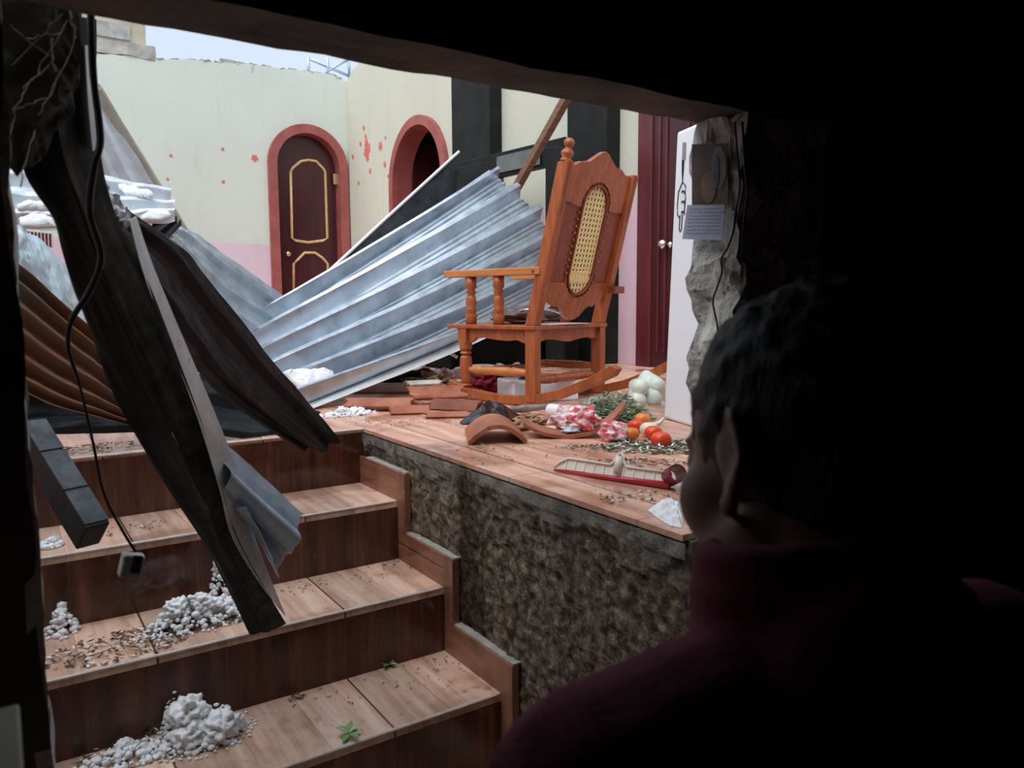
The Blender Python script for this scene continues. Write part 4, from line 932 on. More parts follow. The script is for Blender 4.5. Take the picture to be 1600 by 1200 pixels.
# slabs of hail on sheets
def slab_hail(pts, y, th, label, seed=0):
    ym = max(b for a, b in pts); top = [at(a, b, y=y+(ym-b)*0.0022*y/3) for a, b in pts]; n = len(top); c = sum(top, Vector())/n; mb = MB(); rings = 6; vs = []
    for r in range(rings+1):
        t = r/rings
        for k, p in enumerate(top):
            q = c.lerp(p, t); q = q+Vector((-0.2, -0.35, 0.9))*th*(1-t**4)*(0.8+0.5*noise.noise(q*22+Vector((seed, 0, 0))))+Vector((1, 0, 1))*0.006*noise.noise(q*50)
            vs.append(q)
    fs = []
    for r in range(rings):
        for k in range(n): fs.append((r*n+k, r*n+(k+1) % n, (r+1)*n+(k+1) % n, (r+1)*n+k))
    o = len(vs); vs += [p+Vector((0.3, 0.6, -0.7))*0.01 for p in top]
    for k in range(n): fs.append((rings*n+k, rings*n+(k+1) % n, o+(k+1) % n, o+k))
    fs.append(tuple(o+k for k in range(n)))
    return obj('hail_slab', mb.add(vs, fs), 'hail_ice', label=label, cat='hail', kind='stuff', smooth=True)
def densify(p, k=4):
    out = []
    for i in range(len(p)):
        a, b = p[i], p[(i+1) % len(p)]
        for j in range(k): out.append((a[0]+(b[0]-a[0])*j/k+random.uniform(-1, 1), a[1]+(b[1]-a[1])*j/k+random.uniform(-1, 1)))
    return out
slab_hail(densify([(440, 582), (455, 579), (470, 580), (490, 580), (505, 577), (521, 578), (523, 590), (518, 598), (500, 606), (478, 616), (460, 600)]), 3.02, 0.03, 'white hail slab lying on the big corrugated sheet')
slab_hail(densify([(184, 289), (195, 288), (210, 293), (224, 298), (240, 302), (238, 307), (215, 306), (195, 302)]), 2.66, 0.012, 'thin hail line along the top of the crumpled sheet', 2)
slab_hail(densify([(26, 318), (45, 314), (70, 316), (84, 320), (84, 327), (55, 325), (26, 326)]), 2.48, 0.012, 'upper white hail band on the crumpled sheet at the far left', 3)
slab_hail(densify([(28, 342), (45, 336), (60, 334), (85, 342), (86, 352), (60, 354), (28, 352)]), 2.42, 0.014, 'lower white hail band on the crumpled sheet at the far left', 4)
slab_hail(densify([(205, 332), (230, 328), (262, 328), (266, 336), (250, 343), (222, 343)]), 2.58, 0.010, 'hail band on the right end of the crumpled sheet', 5)
slab_hail(densify([(290, 552), (302, 549), (318, 560), (335, 574), (352, 592), (330, 588), (305, 575), (292, 566)]), 2.62, 0.02, 'white hail wedge seen between the two dark sheets', 6)

# ---------------------------------------------------------------- rubble and groceries on the upper floor
def curved_tile(c, L, Wd, sag, th, rot, label, m='terracotta', tiltx=0.0, flipz=1, name='roof_tile', ragg=0.12, seed=0, lift=0.0):
    """half-round clay tile lying on the floor; outline broken by noise"""
    mb = MB(); nu, nv = 18, 12; vs = []; fs = []
    R = Matrix.Rotation(rot, 3, 'Z') @ Matrix.Rotation(tiltx, 3, 'X')
    for lay in (0, 1):
        for j in range(nv+1):
            for i in range(nu+1):
                v = j/nv*2-1; u = i/nu*2-1
                uu = u*(1+ragg*noise.noise(Vector((v*2.5, seed, 5*(1 if u > 0 else -1))))*(abs(u)))
                z = sag*(1-v*v)*flipz; q = Vector((uu*L/2, v*Wd/2*(1+ragg*0.6*noise.noise(Vector((u*3, seed, 9)))), z))
                nrm = Vector((0, 2*v*sag*flipz/(Wd/2), 1)).normalized()
                vs.append(R @ (q+nrm*(th if lay else 0)))
    mz = min(v.z for v in vs); K = (nu+1)*(nv+1); c = Vector(c)
    vs = [v-Vector((0, 0, mz-lift-0.001))+c for v in vs]
    for j in range(nv):
        for i in range(nu):
            a = j*(nu+1)+i; fs += [(a, a+1, a+nu+2, a+nu+1), (a+K, a+nu+1+K, a+nu+2+K, a+1+K)]
    for j in range(nv):
        for i in (0, nu): a = j*(nu+1)+i; fs.append((a, a+nu+1, a+nu+1+K, a+K))
    for i in range(nu):
        for j in (0, nv): a = j*(nu+1)+i; fs.append((a, a+1, a+1+K, a+K))
    return obj(name, mb.add(vs, fs), m, label=label, cat='roof tile', smooth=False)
fz = lambda px, py: at(px, py, z=FL)
YAW = -0.59  # screen-right direction on the floor
curved_tile(fz(773, 684), 0.24, 0.16, 0.046, 0.013, YAW+PI/2+0.10, 'arched broken clay roof tile standing alone near the floor edge', seed=1)
curved_tile(fz(596, 640), 0.26, 0.13, 0.022, 0.012, YAW-0.08, 'long flat clay tile just right of the hail crumbs', 'terracotta', seed=2, ragg=0.2, lift=0.012)
curved_tile(fz(640, 646), 0.15, 0.07, 0.02, 0.010, YAW+0.22, 'small clay tile piece in front of the long flat tile', seed=3)
curved_tile(fz(685, 632), 0.23, 0.13, 0.03, 0.012, YAW+0.25, 'clay tile fragment tipped beside the grey shard', 'terracotta', seed=4, flipz=-1, lift=0.02, tiltx=0.22, ragg=0.3)
curved_tile(fz(715, 640), 0.20, 0.10, 0.03, 0.010, YAW-0.35, 'brownish tile fragment next to the near rocker', 'terracotta_dark', seed=5)
curved_tile(fz(600, 612), 0.30, 0.16, 0.03, 0.012, YAW+0.05, 'pinkish roof tile partly under the lip of the big sheet', 'terracotta_pale', seed=6, ragg=0.3)
curved_tile(fz(700, 652), 0.16, 0.06, 0.012, 0.009, YAW+0.1, 'thin clay sliver left of the black tray', 'terracotta', seed=8, ragg=0.4)
curved_tile(fz(660, 618), 0.15, 0.10, 0.012, 0.008, YAW+0.4, 'grey tile shard lying on the clay tiles', 'coping', seed=7, ragg=0.4, lift=0.05)
# big curved shard like a bowl
mb = MB(); c0 = fz(885, 686); Rz = Matrix.Rotation(YAW, 3, 'Z'); n = 26; vs = []; fs = []
for lay in (0, 1):
    for j in range(9):
        for i in range(n+1):
            u = i/n; v = j/8; a = -PI/2-0.75+u*1.9
            R0 = 0.17; x = (R0)*math.sin(a+PI/2)*1.0-0.00; zz = R0*(1-math.cos(a+PI/2))*0.9
            y = (v-0.0)*0.13*(1-0.3*u)+0.015*noise.noise(Vector((u*6, v*2, 1)))
            th = 0.0 if lay else 0.011
            vs.append(c0+Rz @ Vector((x*1.15, y, zz+th+0.001)))
K = 9*(n+1)
for j in range(8):
    for i in range(n):
        a = j*(n+1)+i; fs += [(a, a+1, a+n+2, a+n+1), (a+K, a+n+1+K, a+n+2+K, a+1+K)]
for j in range(8):
    for i in (0, n): a = j*(n+1)+i; fs.append((a, a+n+1, a+n+1+K, a+K))
for i in range(n):
    for j in (0, 8): a = j*(n+1)+i; fs.append((a, a+1, a+1+K, a+K))
obj('roof_tile', mb.add(vs, fs), 'terracotta', label='large curved clay tile shard lying like a bowl, plastic packets inside', cat='roof tile')
# black glossy tray
q = lambda x, y, h: fz(x, y)+Vector((0, 0, h))
rows = [[q(718, 662, 0.003), q(752, 655, 0.05), q(766, 651, 0.062), q(790, 653, 0.045), q(818, 656, 0.006)], [q(722, 664, 0.002), q(755, 665, 0.02), q(772, 664, 0.006), q(792, 664, 0.022), q(812, 662, 0.003)]]
obj('plastic_tray', sheet(rows, nu=30, nv=10, dent=0.004, df=4, th=0.003), 'black_gloss', label='glossy black broken plastic piece left of the arched tile', cat='plastic piece', recalc=False, smooth=True)
mb = MB()
for (x, y, r, s) in ((826, 662, 0.035, 1), (815, 672, 0.03, 2), (842, 664, 0.028, 3)):
    q = fz(x, y); mb.ico(q+Vector((0, 0, r*0.5)), r, 3, (1.2, 0.8, 0.5), 0.7, 2.2, seed=s)
obj('dry_leaves', mb, 'dry_leaf', label='crumpled dry brown leaves behind the arched tile', cat='leaves', kind='stuff')
# plastic bottle lying down
bt = thing('plastic_bottle', fz(880, 652), 'white plastic bottle lying in front of the near rocker', 'bottle')
a, b_ = fz(858, 650)+Vector((0, 0, 0.024)), fz(912, 657)+Vector((0, 0, 0.024))
obj('bottle_body', MB().lathe(a, b_, [(0, 0.022), (0.05, 0.024), (0.8, 0.024), (0.92, 0.016), (1, 0.010)], 18), 'white_plastic', bt, smooth=True)
obj('bottle_label', MB().lathe(a.lerp(b_, 0.35), a.lerp(b_, 0.7), [(0, 0.0246), (1, 0.0246)], 18), 'white_film', bt, smooth=True)
a, b_ = fz(785, 650)+Vector((0, 0, 0.02)), fz(852, 648)+Vector((0, 0, 0.03))
obj('plastic_wrapper', MB().tube([a, a.lerp(b_, 0.5), b_], [0.012, 0.026, 0.016], 12, flat=0.6), 'grey_cloth', label='crumpled grey wrapper beside the bottle, under the near rocker', cat='wrapper', smooth=True)
def packet(px, py, r, sc_, m, label, z=FL, seed=0, amp=0.34, cat='plastic packet'):
    q = at(px, py, z=z); return obj('plastic_packet', MB().ico(q+Vector((0, 0, r*sc_[2]*0.85)), r, 4, sc_, amp, 1.7, seed=seed), m, label=label, cat=cat, smooth=False)
packet(877, 668, 0.034, (1.2, 1.0, 0.75), 'white_film', 'pink-striped clear packet inside the big clay shard', FL+0.014, 1)
packet(912, 668, 0.042, (1.0, 1.0, 0.9), 'pink_film', 'bright pink packet on the raised end of the clay shard', FL+0.03, 2)
packet(895, 676, 0.030, (1.3, 1.0, 0.4), 'blue_film', 'pale blue packet lying flat in the clay shard', FL+0.012, 3)
packet(958, 690, 0.040, (1.0, 0.9, 0.8), 'pink_film', 'crushed pink bag of food right of the clay shard', FL, 4)
def veg(name, px, py, r, m, label, cat, tip=None, sc_=(1, 1, 0.86), stem=True, z=FL):
    q = at(px, py, z=z); t = thing(name, q, label, cat)
    mb = MB(); bm = bmesh.new(); bmesh.ops.create_uvsphere(bm, u_segments=24, v_segments=14, radius=1)
    vs = []
    for v in bm.verts:
        p = v.co; a = math.atan2(p.y, p.x); lob = 1+0.05*math.cos(5*a)*(1-abs(p.z)); zz = p.z*sc_[2]
        if p.z > 0.75: zz -= (p.z-0.75)*0.5
        vs.append(q+Vector((p.x*r*sc_[0]*lob, p.y*r*sc_[1]*lob, zz*r+r*sc_[2])))
    fs = [tuple(v.index for v in f.verts) for f in bm.faces]; bm.free(); mb.add(vs, fs)
    obj('flesh', mb, m, t, smooth=True)
    top_ = q+Vector((0, 0, r*sc_[2]*1.85))
    if stem == 'onion': obj('stalk', MB().tube([q+Vector((r*0.5, -r*0.3, r*1.2)), q+Vector((r*1.1, -r*0.6, r*1.6)), q+Vector((r*1.45, -r*0.8, r*2.1))], [r*0.4, r*0.2, r*0.14], 8), 'onion_white', t, smooth=True)
    else:
        mb = MB()
        for k in range(5):
            a = 2*PI*k/5; mb.tube([top_-Vector((0, 0, r*0.1)), top_+Vector((math.cos(a)*r*0.3, math.sin(a)*r*0.3, -r*0.06))], [0.002, 0.0008], 4)
        obj('calyx', mb, 'herb_green', t)
    return t
veg('tomato', 1033, 700, 0.030, 'tomato', 'bright red tomato nearest the floor edge, right of the onion pile', 'tomato')
veg('tomato', 1021, 688, 0.028, 'tomato', 'bright red tomato directly behind the nearest one', 'tomato')
veg('tomato', 985, 690, 0.027, 'tomato_unripe', 'orange-red tomato beside the crushed pink bag', 'tomato')
veg('tomato', 993, 676, 0.026, 'tomato', 'red tomato left of the lone white onion', 'tomato')
veg('tomato', 1004, 665, 0.027, 'tomato_unripe', 'small orange-red tomato behind the lone white onion', 'tomato')
veg('onion', 1014, 683, 0.029, 'onion_white', 'single peeled white onion lying among the tomatoes', 'onion', stem='onion')
# herbs
def leafpile(name, px, py, rx, ry, h, n, ms, label, seed, ln=0.035, cat='herbs', z=FL, yaw=YAW):
    rr = random.Random(seed); c = at(px, py, z=z); mb = MB(); R = Matrix.Rotation(yaw, 3, 'Z')
    for i in range(n):
        a = rr.random()*2*PI; r = math.sqrt(rr.random()); hh = h*(1-r*r)*rr.random()
        p = c+R @ Vector((rx*r*math.cos(a), ry*r*math.sin(a), 0))+Vector((0, 0, hh+0.003))
        d = Vector((rr.uniform(-1, 1), rr.uniform(-1, 1), rr.uniform(-0.15, 0.5)*(hh/max(h, 0.001)+0.1))).normalized()*ln*rr.uniform(0.4, 1); s = d.cross(Vector((0, 0, 1))).normalized()*ln*0.14*rr.uniform(0.5, 1.3); up_ = Vector((0, 0, 0.0012))
        mb.mi = i % len(ms); q = [p-d*0.5, p+s, p+d*0.5, p-s]
        for v in q: v.z = max(v.z, c.z+0.001)
        mb.hexa(q, [v+up_ for v in q])
    return obj(name, mb, ms, label=label, cat=cat, kind='stuff')
leafpile('herb_bunch', 958, 655, 0.15, 0.09, 0.10, 1000, ['herb_green', 'herb_pale', 'clear_film', 'herb_green'], 'heap of green herbs in a split clear bag behind the tomatoes', 11, 0.045)
leafpile('herb_scatter', 1035, 700, 0.18, 0.10, 0.016, 520, ['herb_green', 'debris_dark', 'herb_pale', 'debris_dark', 'hail_ice'], 'scattered chopped greens and dark bits under the tomatoes', 12, 0.032)
leafpile('herb_scatter', 945, 700, 0.14, 0.03, 0.006, 130, ['debris_dark', 'debris_brown', 'herb_pale', 'debris_dark'], 'dark leafy bits along the front of the clay shard', 13, 0.02)
obj('plastic_bag', MB().ico(at(935, 650, z=FL)+Vector((0, 0, 0.035)), 0.065, 4, (1.1, 0.8, 0.6), 0.2, 3.0), 'clear_film', label='clear crinkled plastic bag over the green herbs', cat='bag', smooth=True)
# net of onions
nb_ = thing('onion_bag', at(1012, 640, z=FL), 'pale green-white bag of onions against the refrigerator', 'bag of onions')
mb = MB().ico(at(1012, 618, y=2.35)+Vector((0.03, 0.03, -0.005)), 0.093, 4, (1.0, 0.9, 1.0), 0.16, 1.8); obj('bag_film', mb, 'onion_mint', nb_, smooth=True)
rr = random.Random(8)
for (px, py, r) in ((1000, 605, 0.036), (1025, 602, 0.036), (996, 625, 0.036), (1018, 622, 0.042), (1003, 638, 0.030), (1028, 636, 0.034)):
    obj('onion_bulge', MB().ico(at(px, py, y=2.31), r, 3, (1, 1, 1), 0.05, 2), 'onion_mint', nb_, smooth=True)
obj('blue_scrap', MB().ico(at(984, 622, y=2.55), 0.022, 2, (1, 1, 1)), 'blue_plastic', label='small blue plastic thing left of the onion bag', cat='plastic item', smooth=True)
# white appliance below the chair
ap_ = thing('white_box', at(815, 622, z=FL), 'white box with a black oval recess, under the rocking chair', 'box')
c = cw(0.21, 0.15, 0)
Rb = Matrix.Rotation(-0.25, 3, 'Z')
obj('box_body', MB().box(Vector((c.x, c.y, FL+0.045)), (0.30, 0.22, 0.088), Rb), 'white_enamel', ap_, bevel=0.006)
mb = MB(); pts = [Vector((c.x, c.y, FL+0.090))+Rb @ Vector((0.08*math.cos(a), 0.055*math.sin(a), 0)) for a in [2*PI*k/24 for k in range(25)]]
mb.tube(pts, 0.006, 6, cap=False); obj('oval_rim', mb, 'black_ink', ap_, smooth=True)
# clutter behind the chair at the left
def lump(name, px, py, y, r, sc_, m, label, cat, seed=0, amp=0.5):
    p = at(px, py, y=y); p.z = max(p.z, FL+r*sc_[2]*0.8)
    return obj(name, MB().ico(p, r, 4, sc_, amp, 2.5, seed=seed), m, label=label, cat=cat)
lump('red_cloth', 757, 600, 3.1, 0.075, (1.1, 1, 0.7), 'red_cloth', 'dark red crumpled cloth behind the front chair leg', 'cloth', 1)
lump('grey_cloth', 795, 588, 3.4, 0.10, (1.3, 1, 0.5), 'grey_cloth', 'grey-brown crumpled cloth behind the chair stretchers', 'cloth', 2)
lump('plastic_bag', 690, 598, 3.5, 0.075, (1.1, 1, 0.55), 'white_film', 'crumpled whitish plastic bag left of the front chair leg', 'bag', 3, 0.7)
lump('plastic_bag', 702, 610, 3.3, 0.04, (1.5, 1, 0.5), 'white_plastic', 'torn white plastic scrap close to the front chair leg', 'bag', 13, 0.8)
lump('rubble_lump', 640, 600, 3.45, 0.10, (1.3, 1, 0.5), 'debris_dark', 'dark rubble lump below the lip of the big sheet', 'rubble', 4, 0.7)
lump('rubble_lump', 672, 612, 3.3, 0.08, (1.3, 1, 0.5), 'debris_brown', 'brown rubble lump behind the clay tiles', 'rubble', 14, 0.7)
p = at(662, 590, y=3.75); p.z = FL
wc = thing('white_stool', p, 'overturned white plastic stool frame in shade left of the chair', 'stool')
obj('stool_leg', MB().tube([p+Vector((0, 0, 0.0)), p+Vector((0, 0, 0.16))], 0.012, 8), 'white_plastic', wc, smooth=True)
obj('stool_rail', MB().tube([p+Vector((-0.05, 0.03, 0.15)), p+Vector((0.03, 0, 0.175)), p+Vector((0.12, -0.02, 0.165)), p+Vector((0.19, -0.04, 0.12))], 0.010, 8), 'white_plastic', wc, smooth=True)
leafpile('green_plant', 637, 602, 0.07, 0.05, 0.12, 70, ['leaf_green'], 'bright green leaves under the lip of the big sheet', 21, 0.05, 'plant', z=FL+0.02)
lump('white_slab', 745, 575, 3.7, 0.09, (1.6, 0.7, 0.22), 'white_plastic', 'flat white object behind the front chair leg', 'panel', 5, 0.05)
# squeegee-like broken plastic rail
bs = thing('broken_plastic_rail', fz(955, 745), 'cream plastic rail with ribs and a red underside lying at the floor edge', 'plastic rail')
a, b_ = fz(866, 738), fz(1046, 765); ax = (b_-a).normalized(); L = (b_-a).length; side = Vector((-ax.y, ax.x, 0)); UP = Vector((0, 0, 1))
prof = [(0, 0.0), (L, 0.0), (L, 0.026), (L*0.64, 0.026), (L*0.615, 0.032), (L*0.59, 0.052), (L*0.57, 0.058), (L*0.545, 0.052), (L*0.52, 0.032), (L*0.5, 0.026), (L*0.12, 0.028), (L*0.05, 0.016)]
tilt = (UP*0.92+side*0.40).normalized()
obj('ribbed_face', MB().prism(prof, a+UP*0.012, ax, tilt, UP.cross(ax)*-0.0-ax.cross(tilt)*0.004), 'cream_plastic', bs)
mb = MB()
nrm = ax.cross(tilt)
if nrm.z < 0: nrm = -nrm
for k in range(11):
    s = L*(0.1+0.085*k); o = a+UP*0.012+ax*s; mb.hexa([o, o+ax*0.003, o+ax*0.003+tilt*0.024, o+tilt*0.024], [v+nrm*0.002 for v in (o, o+ax*0.003, o+ax*0.003+tilt*0.024, o+tilt*0.024)])
obj('ribs', mb, 'cream_plastic', bs)
obj('rim', MB().tube([a+UP*0.012+ax*prof[k][0]+tilt*prof[k][1]+nrm*0.003 for k in range(2, 12)]+[a+UP*0.012], 0.003, 6), 'cream_plastic', bs, smooth=True)
obj('hump', MB().tube([a+UP*0.012+ax*L*0.57+tilt*0.010+nrm*0.003, a+UP*0.012+ax*L*0.57+tilt*0.048+nrm*0.006], [0.010, 0.010], 12), 'cream_plastic', bs, smooth=True)
obj('red_edge', MB().tube([a+UP*0.006, a.lerp(b_, 0.5)+UP*0.007, b_+UP*0.009], [0.003, 0.007, 0.009], 8), 'red_plastic', bs, smooth=True, label='red lower edge')
e = b_+ax*0.012+UP*0.026; fwd = Vector((-0.35, -0.75, 0.35)).normalized()
mb = MB(); n = 20; vs = []; u1 = fwd.cross(UP).normalized(); u2 = u1.cross(fwd).normalized()
for (t, r) in ((0.020, 0.021), (-0.040, 0.021), (-0.040, 0.017), (0.020, 0.017)):
    for k in range(n): vs.append(e+fwd*t+(u1*math.cos(2*PI*k/n)+u2*math.sin(2*PI*k/n))*r)
fs = [(i*n+k, i*n+(k+1) % n, ((i+1) % 4)*n+(k+1) % n, ((i+1) % 4)*n+k) for i in range(4) for k in range(n)]
zmin = min(v.z for v in vs); vs = [v+Vector((0, 0, max(0, FL+0.001-zmin))) for v in vs]
obj('tube_socket', mb.add(vs, fs), 'maroon_plastic', bs, smooth=False, label='dark red round tube end')
# bits
leafpile('floor_debris', 900, 712, 0.42, 0.22, 0.004, 110, ['debris_dark', 'debris_brown', 'herb_pale', 'debris_dark'], 'dark bits and splinters scattered on the tiled upper floor', 31, 0.016, 'debris')
leafpile('floor_debris', 990, 725, 0.16, 0.05, 0.010, 110, ['debris_dark', 'debris_dark', 'herb_green'], 'dark wet leaf bits between the tomatoes and the plastic rail', 32, 0.02, 'debris')
leafpile('floor_debris', 1000, 780, 0.10, 0.06, 0.010, 60, ['debris_dark', 'debris_brown', 'hail_ice'], 'dark crumbs below the plastic rail near the pillar', 33, 0.018, 'debris')
leafpile('floor_debris', 640, 662, 0.25, 0.06, 0.004, 60, ['debris_dark', 'debris_brown', 'hail_ice'], 'small chips in front of the clay tiles', 34, 0.016, 'debris')
leafpile('step_debris', 560, 900, 0.25, 0.07, 0.003, 50, ['debris_dark', 'debris_brown'], 'dark chips on the right half of the third step', 35, 0.014, 'debris', z=zt_(2), yaw=0)
leafpile('step_debris', 190, 1010, 0.16, 0.09, 0.012, 260, ['debris_dark', 'debris_dark', 'debris_brown', 'hail_ice'], 'thick dark litter on the left of the third step', 36, 0.022, 'debris', z=zt_(2), yaw=0)
leafpile('step_debris', 330, 965, 0.14, 0.08, 0.02, 260, ['debris_dark', 'debris_dark', 'debris_brown'], 'dark litter under the hail heap on the third step', 37, 0.02, 'debris', z=zt_(2), yaw=0)
leafpile('step_debris', 250, 1160, 0.17, 0.09, 0.015, 260, ['debris_dark', 'debris_dark', 'debris_brown', 'herb_pale'], 'dark litter under the hail on the lowest visible step', 38, 0.02, 'debris', z=zt_(3), yaw=0)
leafpile('step_debris', 620, 1060, 0.28, 0.08, 0.003, 50, ['debris_dark', 'debris_brown'], 'sparse chips on the clean half of the lowest visible step', 39, 0.013, 'debris', z=zt_(3), yaw=0)
leafpile('step_debris', 463, 1092, 0.02, 0.015, 0.012, 30, ['debris_dark', 'debris_brown', 'herb_pale'], 'small dark clump in the middle of the lowest visible step', 40, 0.016, 'debris', z=zt_(3), yaw=0)
leafpile('step_debris', 180, 830, 0.14, 0.05, 0.006, 60, ['debris_dark', 'debris_brown', 'hail_ice'], 'chips on the second step behind the cable', 41, 0.014, 'debris', z=zt_(1), yaw=0)
leafpile('step_debris', 160, 700, 0.2, 0.06, 0.008, 120, ['debris_dark', 'debris_brown', 'debris_brown'], 'brown litter along the landing edge under the rusty sheet', 42, 0.02, 'debris', z=FL, yaw=0)
def sprig(px, py, z, s, label, seed):
    rr = random.Random(seed); c = at(px, py, z=z); t = thing('leaf_sprig', c, label, 'leaf sprig')
    obj('stem', MB().tube([c+Vector((-s*0.4, 0, 0.002)), c+Vector((0, 0, 0.008)), c+Vector((s*0.5, s*0.2, 0.004))], 0.0014, 5), 'herb_green', t)
    for k in range(7):
        a = 2*PI*k/7+rr.random()*0.5; d = Vector((math.cos(a), math.sin(a), rr.uniform(0.15, 0.9))).normalized()*s*rr.uniform(0.6, 1.0); w_ = Vector((-math.sin(a), math.cos(a), 0))*s*0.17
        o = c+Vector((0, 0, 0.006)); m_ = o+d*0.5; v = [o, m_+w_, o+d-Vector((0, 0, s*0.12)), m_-w_, m_-Vector((0, 0, s*0.06))]
        mb = MB().add(v+[p+Vector((0, 0, 0.0008)) for p in v], [(0, 1, 4), (1, 2, 4), (2, 3, 4), (3, 0, 4), (5, 9, 6), (6, 9, 7), (7, 9, 8), (8, 9, 5), (0, 5, 6, 1), (1, 6, 7, 2), (2, 7, 8, 3), (3, 8, 5, 0)])
        obj('leaf', mb, 'leaf_green' if k % 3 else 'herb_pale', t)
sprig(545, 1150, zt_(3), 0.050, 'green leaf sprig on the front edge of the lowest visible step', 1)
sprig(608, 1042, zt_(3), 0.040, 'small green leaf sprig against the riser of the lowest visible step', 2)

# far-left glimpse between the sheets
q = at(60, 362, y=2.9); p2 = at(96, 366, y=2.9)
mb = MB()
for k in range(14):
    u = k/13; o = q.lerp(p2, u)-Vector((0.03, 0, 0)); mb.mi = k % 2; mb.hexa([o, o+Vector((0.006, 0, 0)), o+Vector((0.005, 0, -0.045)), o+Vector((-0.001, 0, -0.04))], [v+Vector((0, 0.004, 0)) for v in (o, o+Vector((0.006, 0, 0)), o+Vector((0.005, 0, -0.045)), o+Vector((-0.001, 0, -0.04)))])
obj('striped_fringe', mb, ['red_cloth', 'white_plastic'], label='red and white striped cloth fringe glimpsed behind the far left sheets', cat='cloth')

# ---------------------------------------------------------------- the person in front of the opening
def capsule(mb, pts, rs, flat=1.0, n=14):
    pts = [Vector(p) for p in pts]; mb.tube(pts, rs, n, flat=flat)
    for p, r in ((pts[0], rs[0]), (pts[-1], rs[-1])): mb.ico(p, r, 2)
def remesh(o, vox, smooth_it=4):
    r = o.modifiers.new('remesh', 'REMESH'); r.mode = 'VOXEL'; r.voxel_size = vox; r.use_smooth_shade = True
    s = o.modifiers.new('smooth', 'SMOOTH'); s.iterations = smooth_it; s.factor = 0.5
HC = Vector((0.478, 0.335, Z0-0.118))           # head centre
fwd = Vector((0.10, 0.93, -0.32)).normalized(); hup = Vector((0.17, 0.28, 0.94)); hup = (hup-fwd*hup.dot(fwd)).normalized(); hl = hup.cross(fwd).normalized()  # left of the head
def hp(f, l, u): return HC+fwd*f+hl*l+hup*u
HR = Matrix((fwd, hl, hup)).transposed()
NK = Vector((0.425, 0.285, 1.315))
body = MB()
body.ico(hp(-0.010, 0, 0.030), 1, 4, (0.095, 0.074, 0.088), rot=HR)
body.ico(hp(0.030, 0, -0.030), 1, 3, (0.062, 0.062, 0.085), rot=HR)
body.ico(hp(0.040, 0, -0.080), 1, 3, (0.045, 0.046, 0.038), rot=HR)          # jaw and chin
for s in (-1, 1):
    body.ico(hp(0.045, 0.040*s, -0.020), 1, 3, (0.036, 0.028, 0.036), rot=HR)     # cheek
    body.ico(hp(0.012, 0.050*s, -0.062), 1, 3, (0.040, 0.020, 0.036), rot=HR)
    body.ico(hp(0.078, 0.030*s, 0.012), 1, 2, (0.010, 0.014, 0.010), rot=HR)     # eye
body.ico(hp(0.078, 0, 0.030), 1, 2, (0.014, 0.046, 0.010), rot=HR)           # brow
body.tube([hp(0.084, 0, 0.018), hp(0.100, 0, -0.016), hp(0.106, 0, -0.026)], [0.006, 0.010, 0.013], 10)
body.ico(hp(0.082, 0, -0.050), 1, 2, (0.012, 0.022, 0.006), rot=HR); body.ico(hp(0.080, 0, -0.060), 1, 2, (0.012, 0.019, 0.007), rot=HR)
for s in (-1, 1):                                                       # ears
    hq = 0; e0 = [(-0.012, 0.076, 0.034), (-0.024, 0.084, 0.026), (-0.030, 0.086, 0.008), (-0.024, 0.084, -0.012), (-0.012, 0.080, -0.026), (0.002, 0.074, -0.034)]
    body.tube([hp(a, b*s, c_) for a, b, c_ in e0], [0.005, 0.0055, 0.0055, 0.0055, 0.006, 0.007], 8)
    body.ico(hp(0.0, 0.075*s, -0.030), 1, 2, (0.009, 0.006, 0.011), rot=HR)
    body.ico(hp(-0.010, 0.074*s, 0.004), 1, 2, (0.018, 0.007, 0.030), rot=HR)
capsule(body, [NK+Vector((0, -0.01, -0.03)), hp(-0.030, 0, -0.055)], [0.060, 0.055])
HX = 0.425
SHL, SHR = Vector((0.252, 0.295, 1.268)), Vector((0.595, 0.26, 1.268))
tor = [(HX, 0.25, 1.30, 0.07, 0.06), (HX, 0.245, 1.22, 0.135, 0.085), (HX, 0.225, 1.10, 0.140, 0.098), (HX, 0.21, 0.98, 0.125, 0.095), (HX, 0.205, 0.86, 0.145, 0.105), (HX, 0.205, 0.80, 0.140, 0.10)]
def torso(mb, grow=0.0, lo=0):
    for x, y, z, a, b in tor: mb.ico((x, y, z), 1, 3, (a+grow, b+grow, 0.085+grow))
torso(body)
def arm(mb, sh, s, g=0.0, hand=True):
    el = sh+Vector((s*0.045, -0.015, -0.265)); wr = el+Vector((-s*0.01, 0.075, -0.225))
    capsule(mb, [sh, sh.lerp(el, 0.4), el], [0.050+g, 0.043+g, 0.036+g]); capsule(mb, [el, el.lerp(wr, 0.3), wr], [0.036+g, 0.036+g, 0.024+g])
    capsule(mb, [sh+Vector((-s*0.10, 0, 0.015)), sh+Vector((0, 0, 0))], [0.045+g, 0.052+g])
    if hand:
        d = (wr-el).normalized(); pc = wr+d*0.05
        mb.ico(pc, 1, 3, (0.016, 0.038, 0.048))
        for k, (oy, L) in enumerate(((0.030, 0.062), (0.010, 0.072), (-0.010, 0.066), (-0.028, 0.052))):
            p = pc+Vector((0, oy, -0.035)); mb.tube([p, p+Vector((-s*0.008, 0.004, -L*0.5)), p+Vector((-s*0.026, 0.004, -L*0.92))], [0.0095, 0.0085, 0.007], 8)
        p = pc+Vector((0, 0.032, 0.01)); mb.tube([p, p+Vector((-s*0.006, 0.026, -0.02)), p+Vector((-s*0.012, 0.032, -0.048))], [0.011, 0.010, 0.008], 8)
arm(body, SHL, -1); arm(body, SHR, 1)
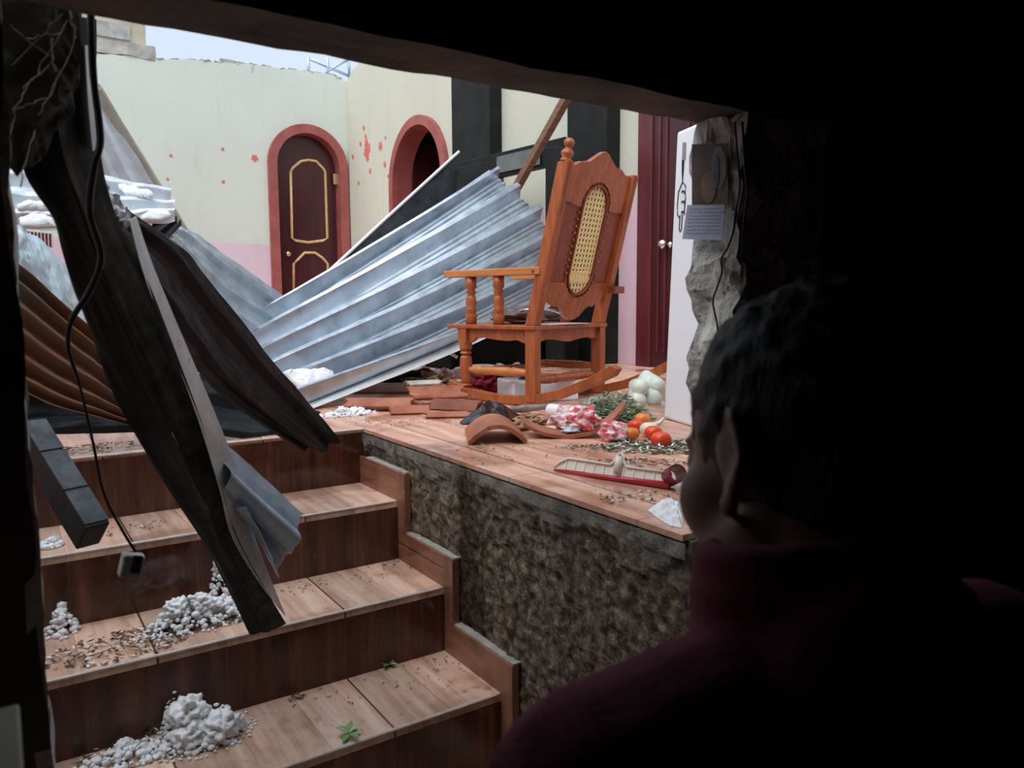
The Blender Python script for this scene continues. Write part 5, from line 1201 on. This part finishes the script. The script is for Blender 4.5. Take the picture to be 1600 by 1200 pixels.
def leg(mb, s, g=0.0, foot=True):
    hip = Vector((HX+s*0.085, 0.205, 0.80)); kn = Vector((HX+s*0.10, 0.225, 0.43)); an = Vector((HX+s*0.10, 0.19, 0.08))
    capsule(mb, [hip, hip.lerp(kn, 0.5), kn], [0.082+g, 0.068+g, 0.052+g]); capsule(mb, [kn, kn.lerp(an, 0.35), an], [0.052+g, 0.052+g, 0.034+g])
    if foot: mb.ico(an+Vector((0, 0.06, -0.046)), 1, 3, (0.045, 0.125, 0.034)); mb.ico(an+Vector((0, -0.01, -0.035)), 1, 2, (0.036, 0.045, 0.044))
leg(body, -1); leg(body, 1)
per = thing('person', (HX, 0.22, 0.0), 'person in a maroon jacket seen from behind, looking up the stairs, dark hair', 'person')
bo = obj('body', body, 'skin', per, smooth=True); remesh(bo, 0.005, 6)
cl = MB(); torso(cl, 0.016); arm(cl, SHL, -1, 0.014, False); arm(cl, SHR, 1, 0.014, False)
capsule(cl, [NK+Vector((-0.12, -0.01, -0.090)), NK+Vector((0, 0, -0.045)), NK+Vector((0.12, -0.01, -0.090))], [0.055, 0.075, 0.055])
ring = []
nd = Vector((0.05, 0.25, 0.97)).normalized(); r1 = nd.cross(Vector((0, 1, 0))).normalized(); r2 = nd.cross(r1)
for lv, rad, cr_ in ((0.0, 0.078, 0.018), (0.022, 0.074, 0.017), (0.044, 0.072, 0.016), (0.064, 0.070, 0.013)):
    rad -= 0.012; c = NK+nd*lv; pts = [c+r1*rad*math.cos(2*PI*k/24)+r2*rad*math.sin(2*PI*k/24) for k in range(25)]; cl.tube(pts, cr_, 8)
jo = obj('jacket', cl, 'jacket_maroon', per, smooth=True); remesh(jo, 0.006, 5)
tro = MB(); leg(tro, -1, 0.014, False); leg(tro, 1, 0.014, False); tro.ico((HX, 0.205, 0.84), 1, 3, (0.162, 0.125, 0.10)); to = obj('trousers', tro, 'trousers_dark', per, smooth=True); remesh(to, 0.008, 4)
sh = MB()
for s in (-1, 1):
    sh.ico((HX+s*0.10, 0.245, 0.035), 1, 3, (0.052, 0.138, 0.036)); sh.bb((HX+s*0.10-0.045, 0.12, 0.0), (HX+s*0.10+0.045, 0.37, 0.02))
so = obj('shoes', sh, 'black_soft', per, smooth=True); remesh(so, 0.006, 3)
hr = MB(); hr.ico(hp(-0.020, 0, 0.036), 1, 5, (0.096, 0.081, 0.094), 0.06, 9, rot=HR)
hr.ico(hp(-0.055, 0, -0.010), 1, 4, (0.055, 0.066, 0.062), 0.06, 9, rot=HR)
ho_ = obj('hair', hr, 'hair', per, smooth=True); remesh(ho_, 0.005, 2)
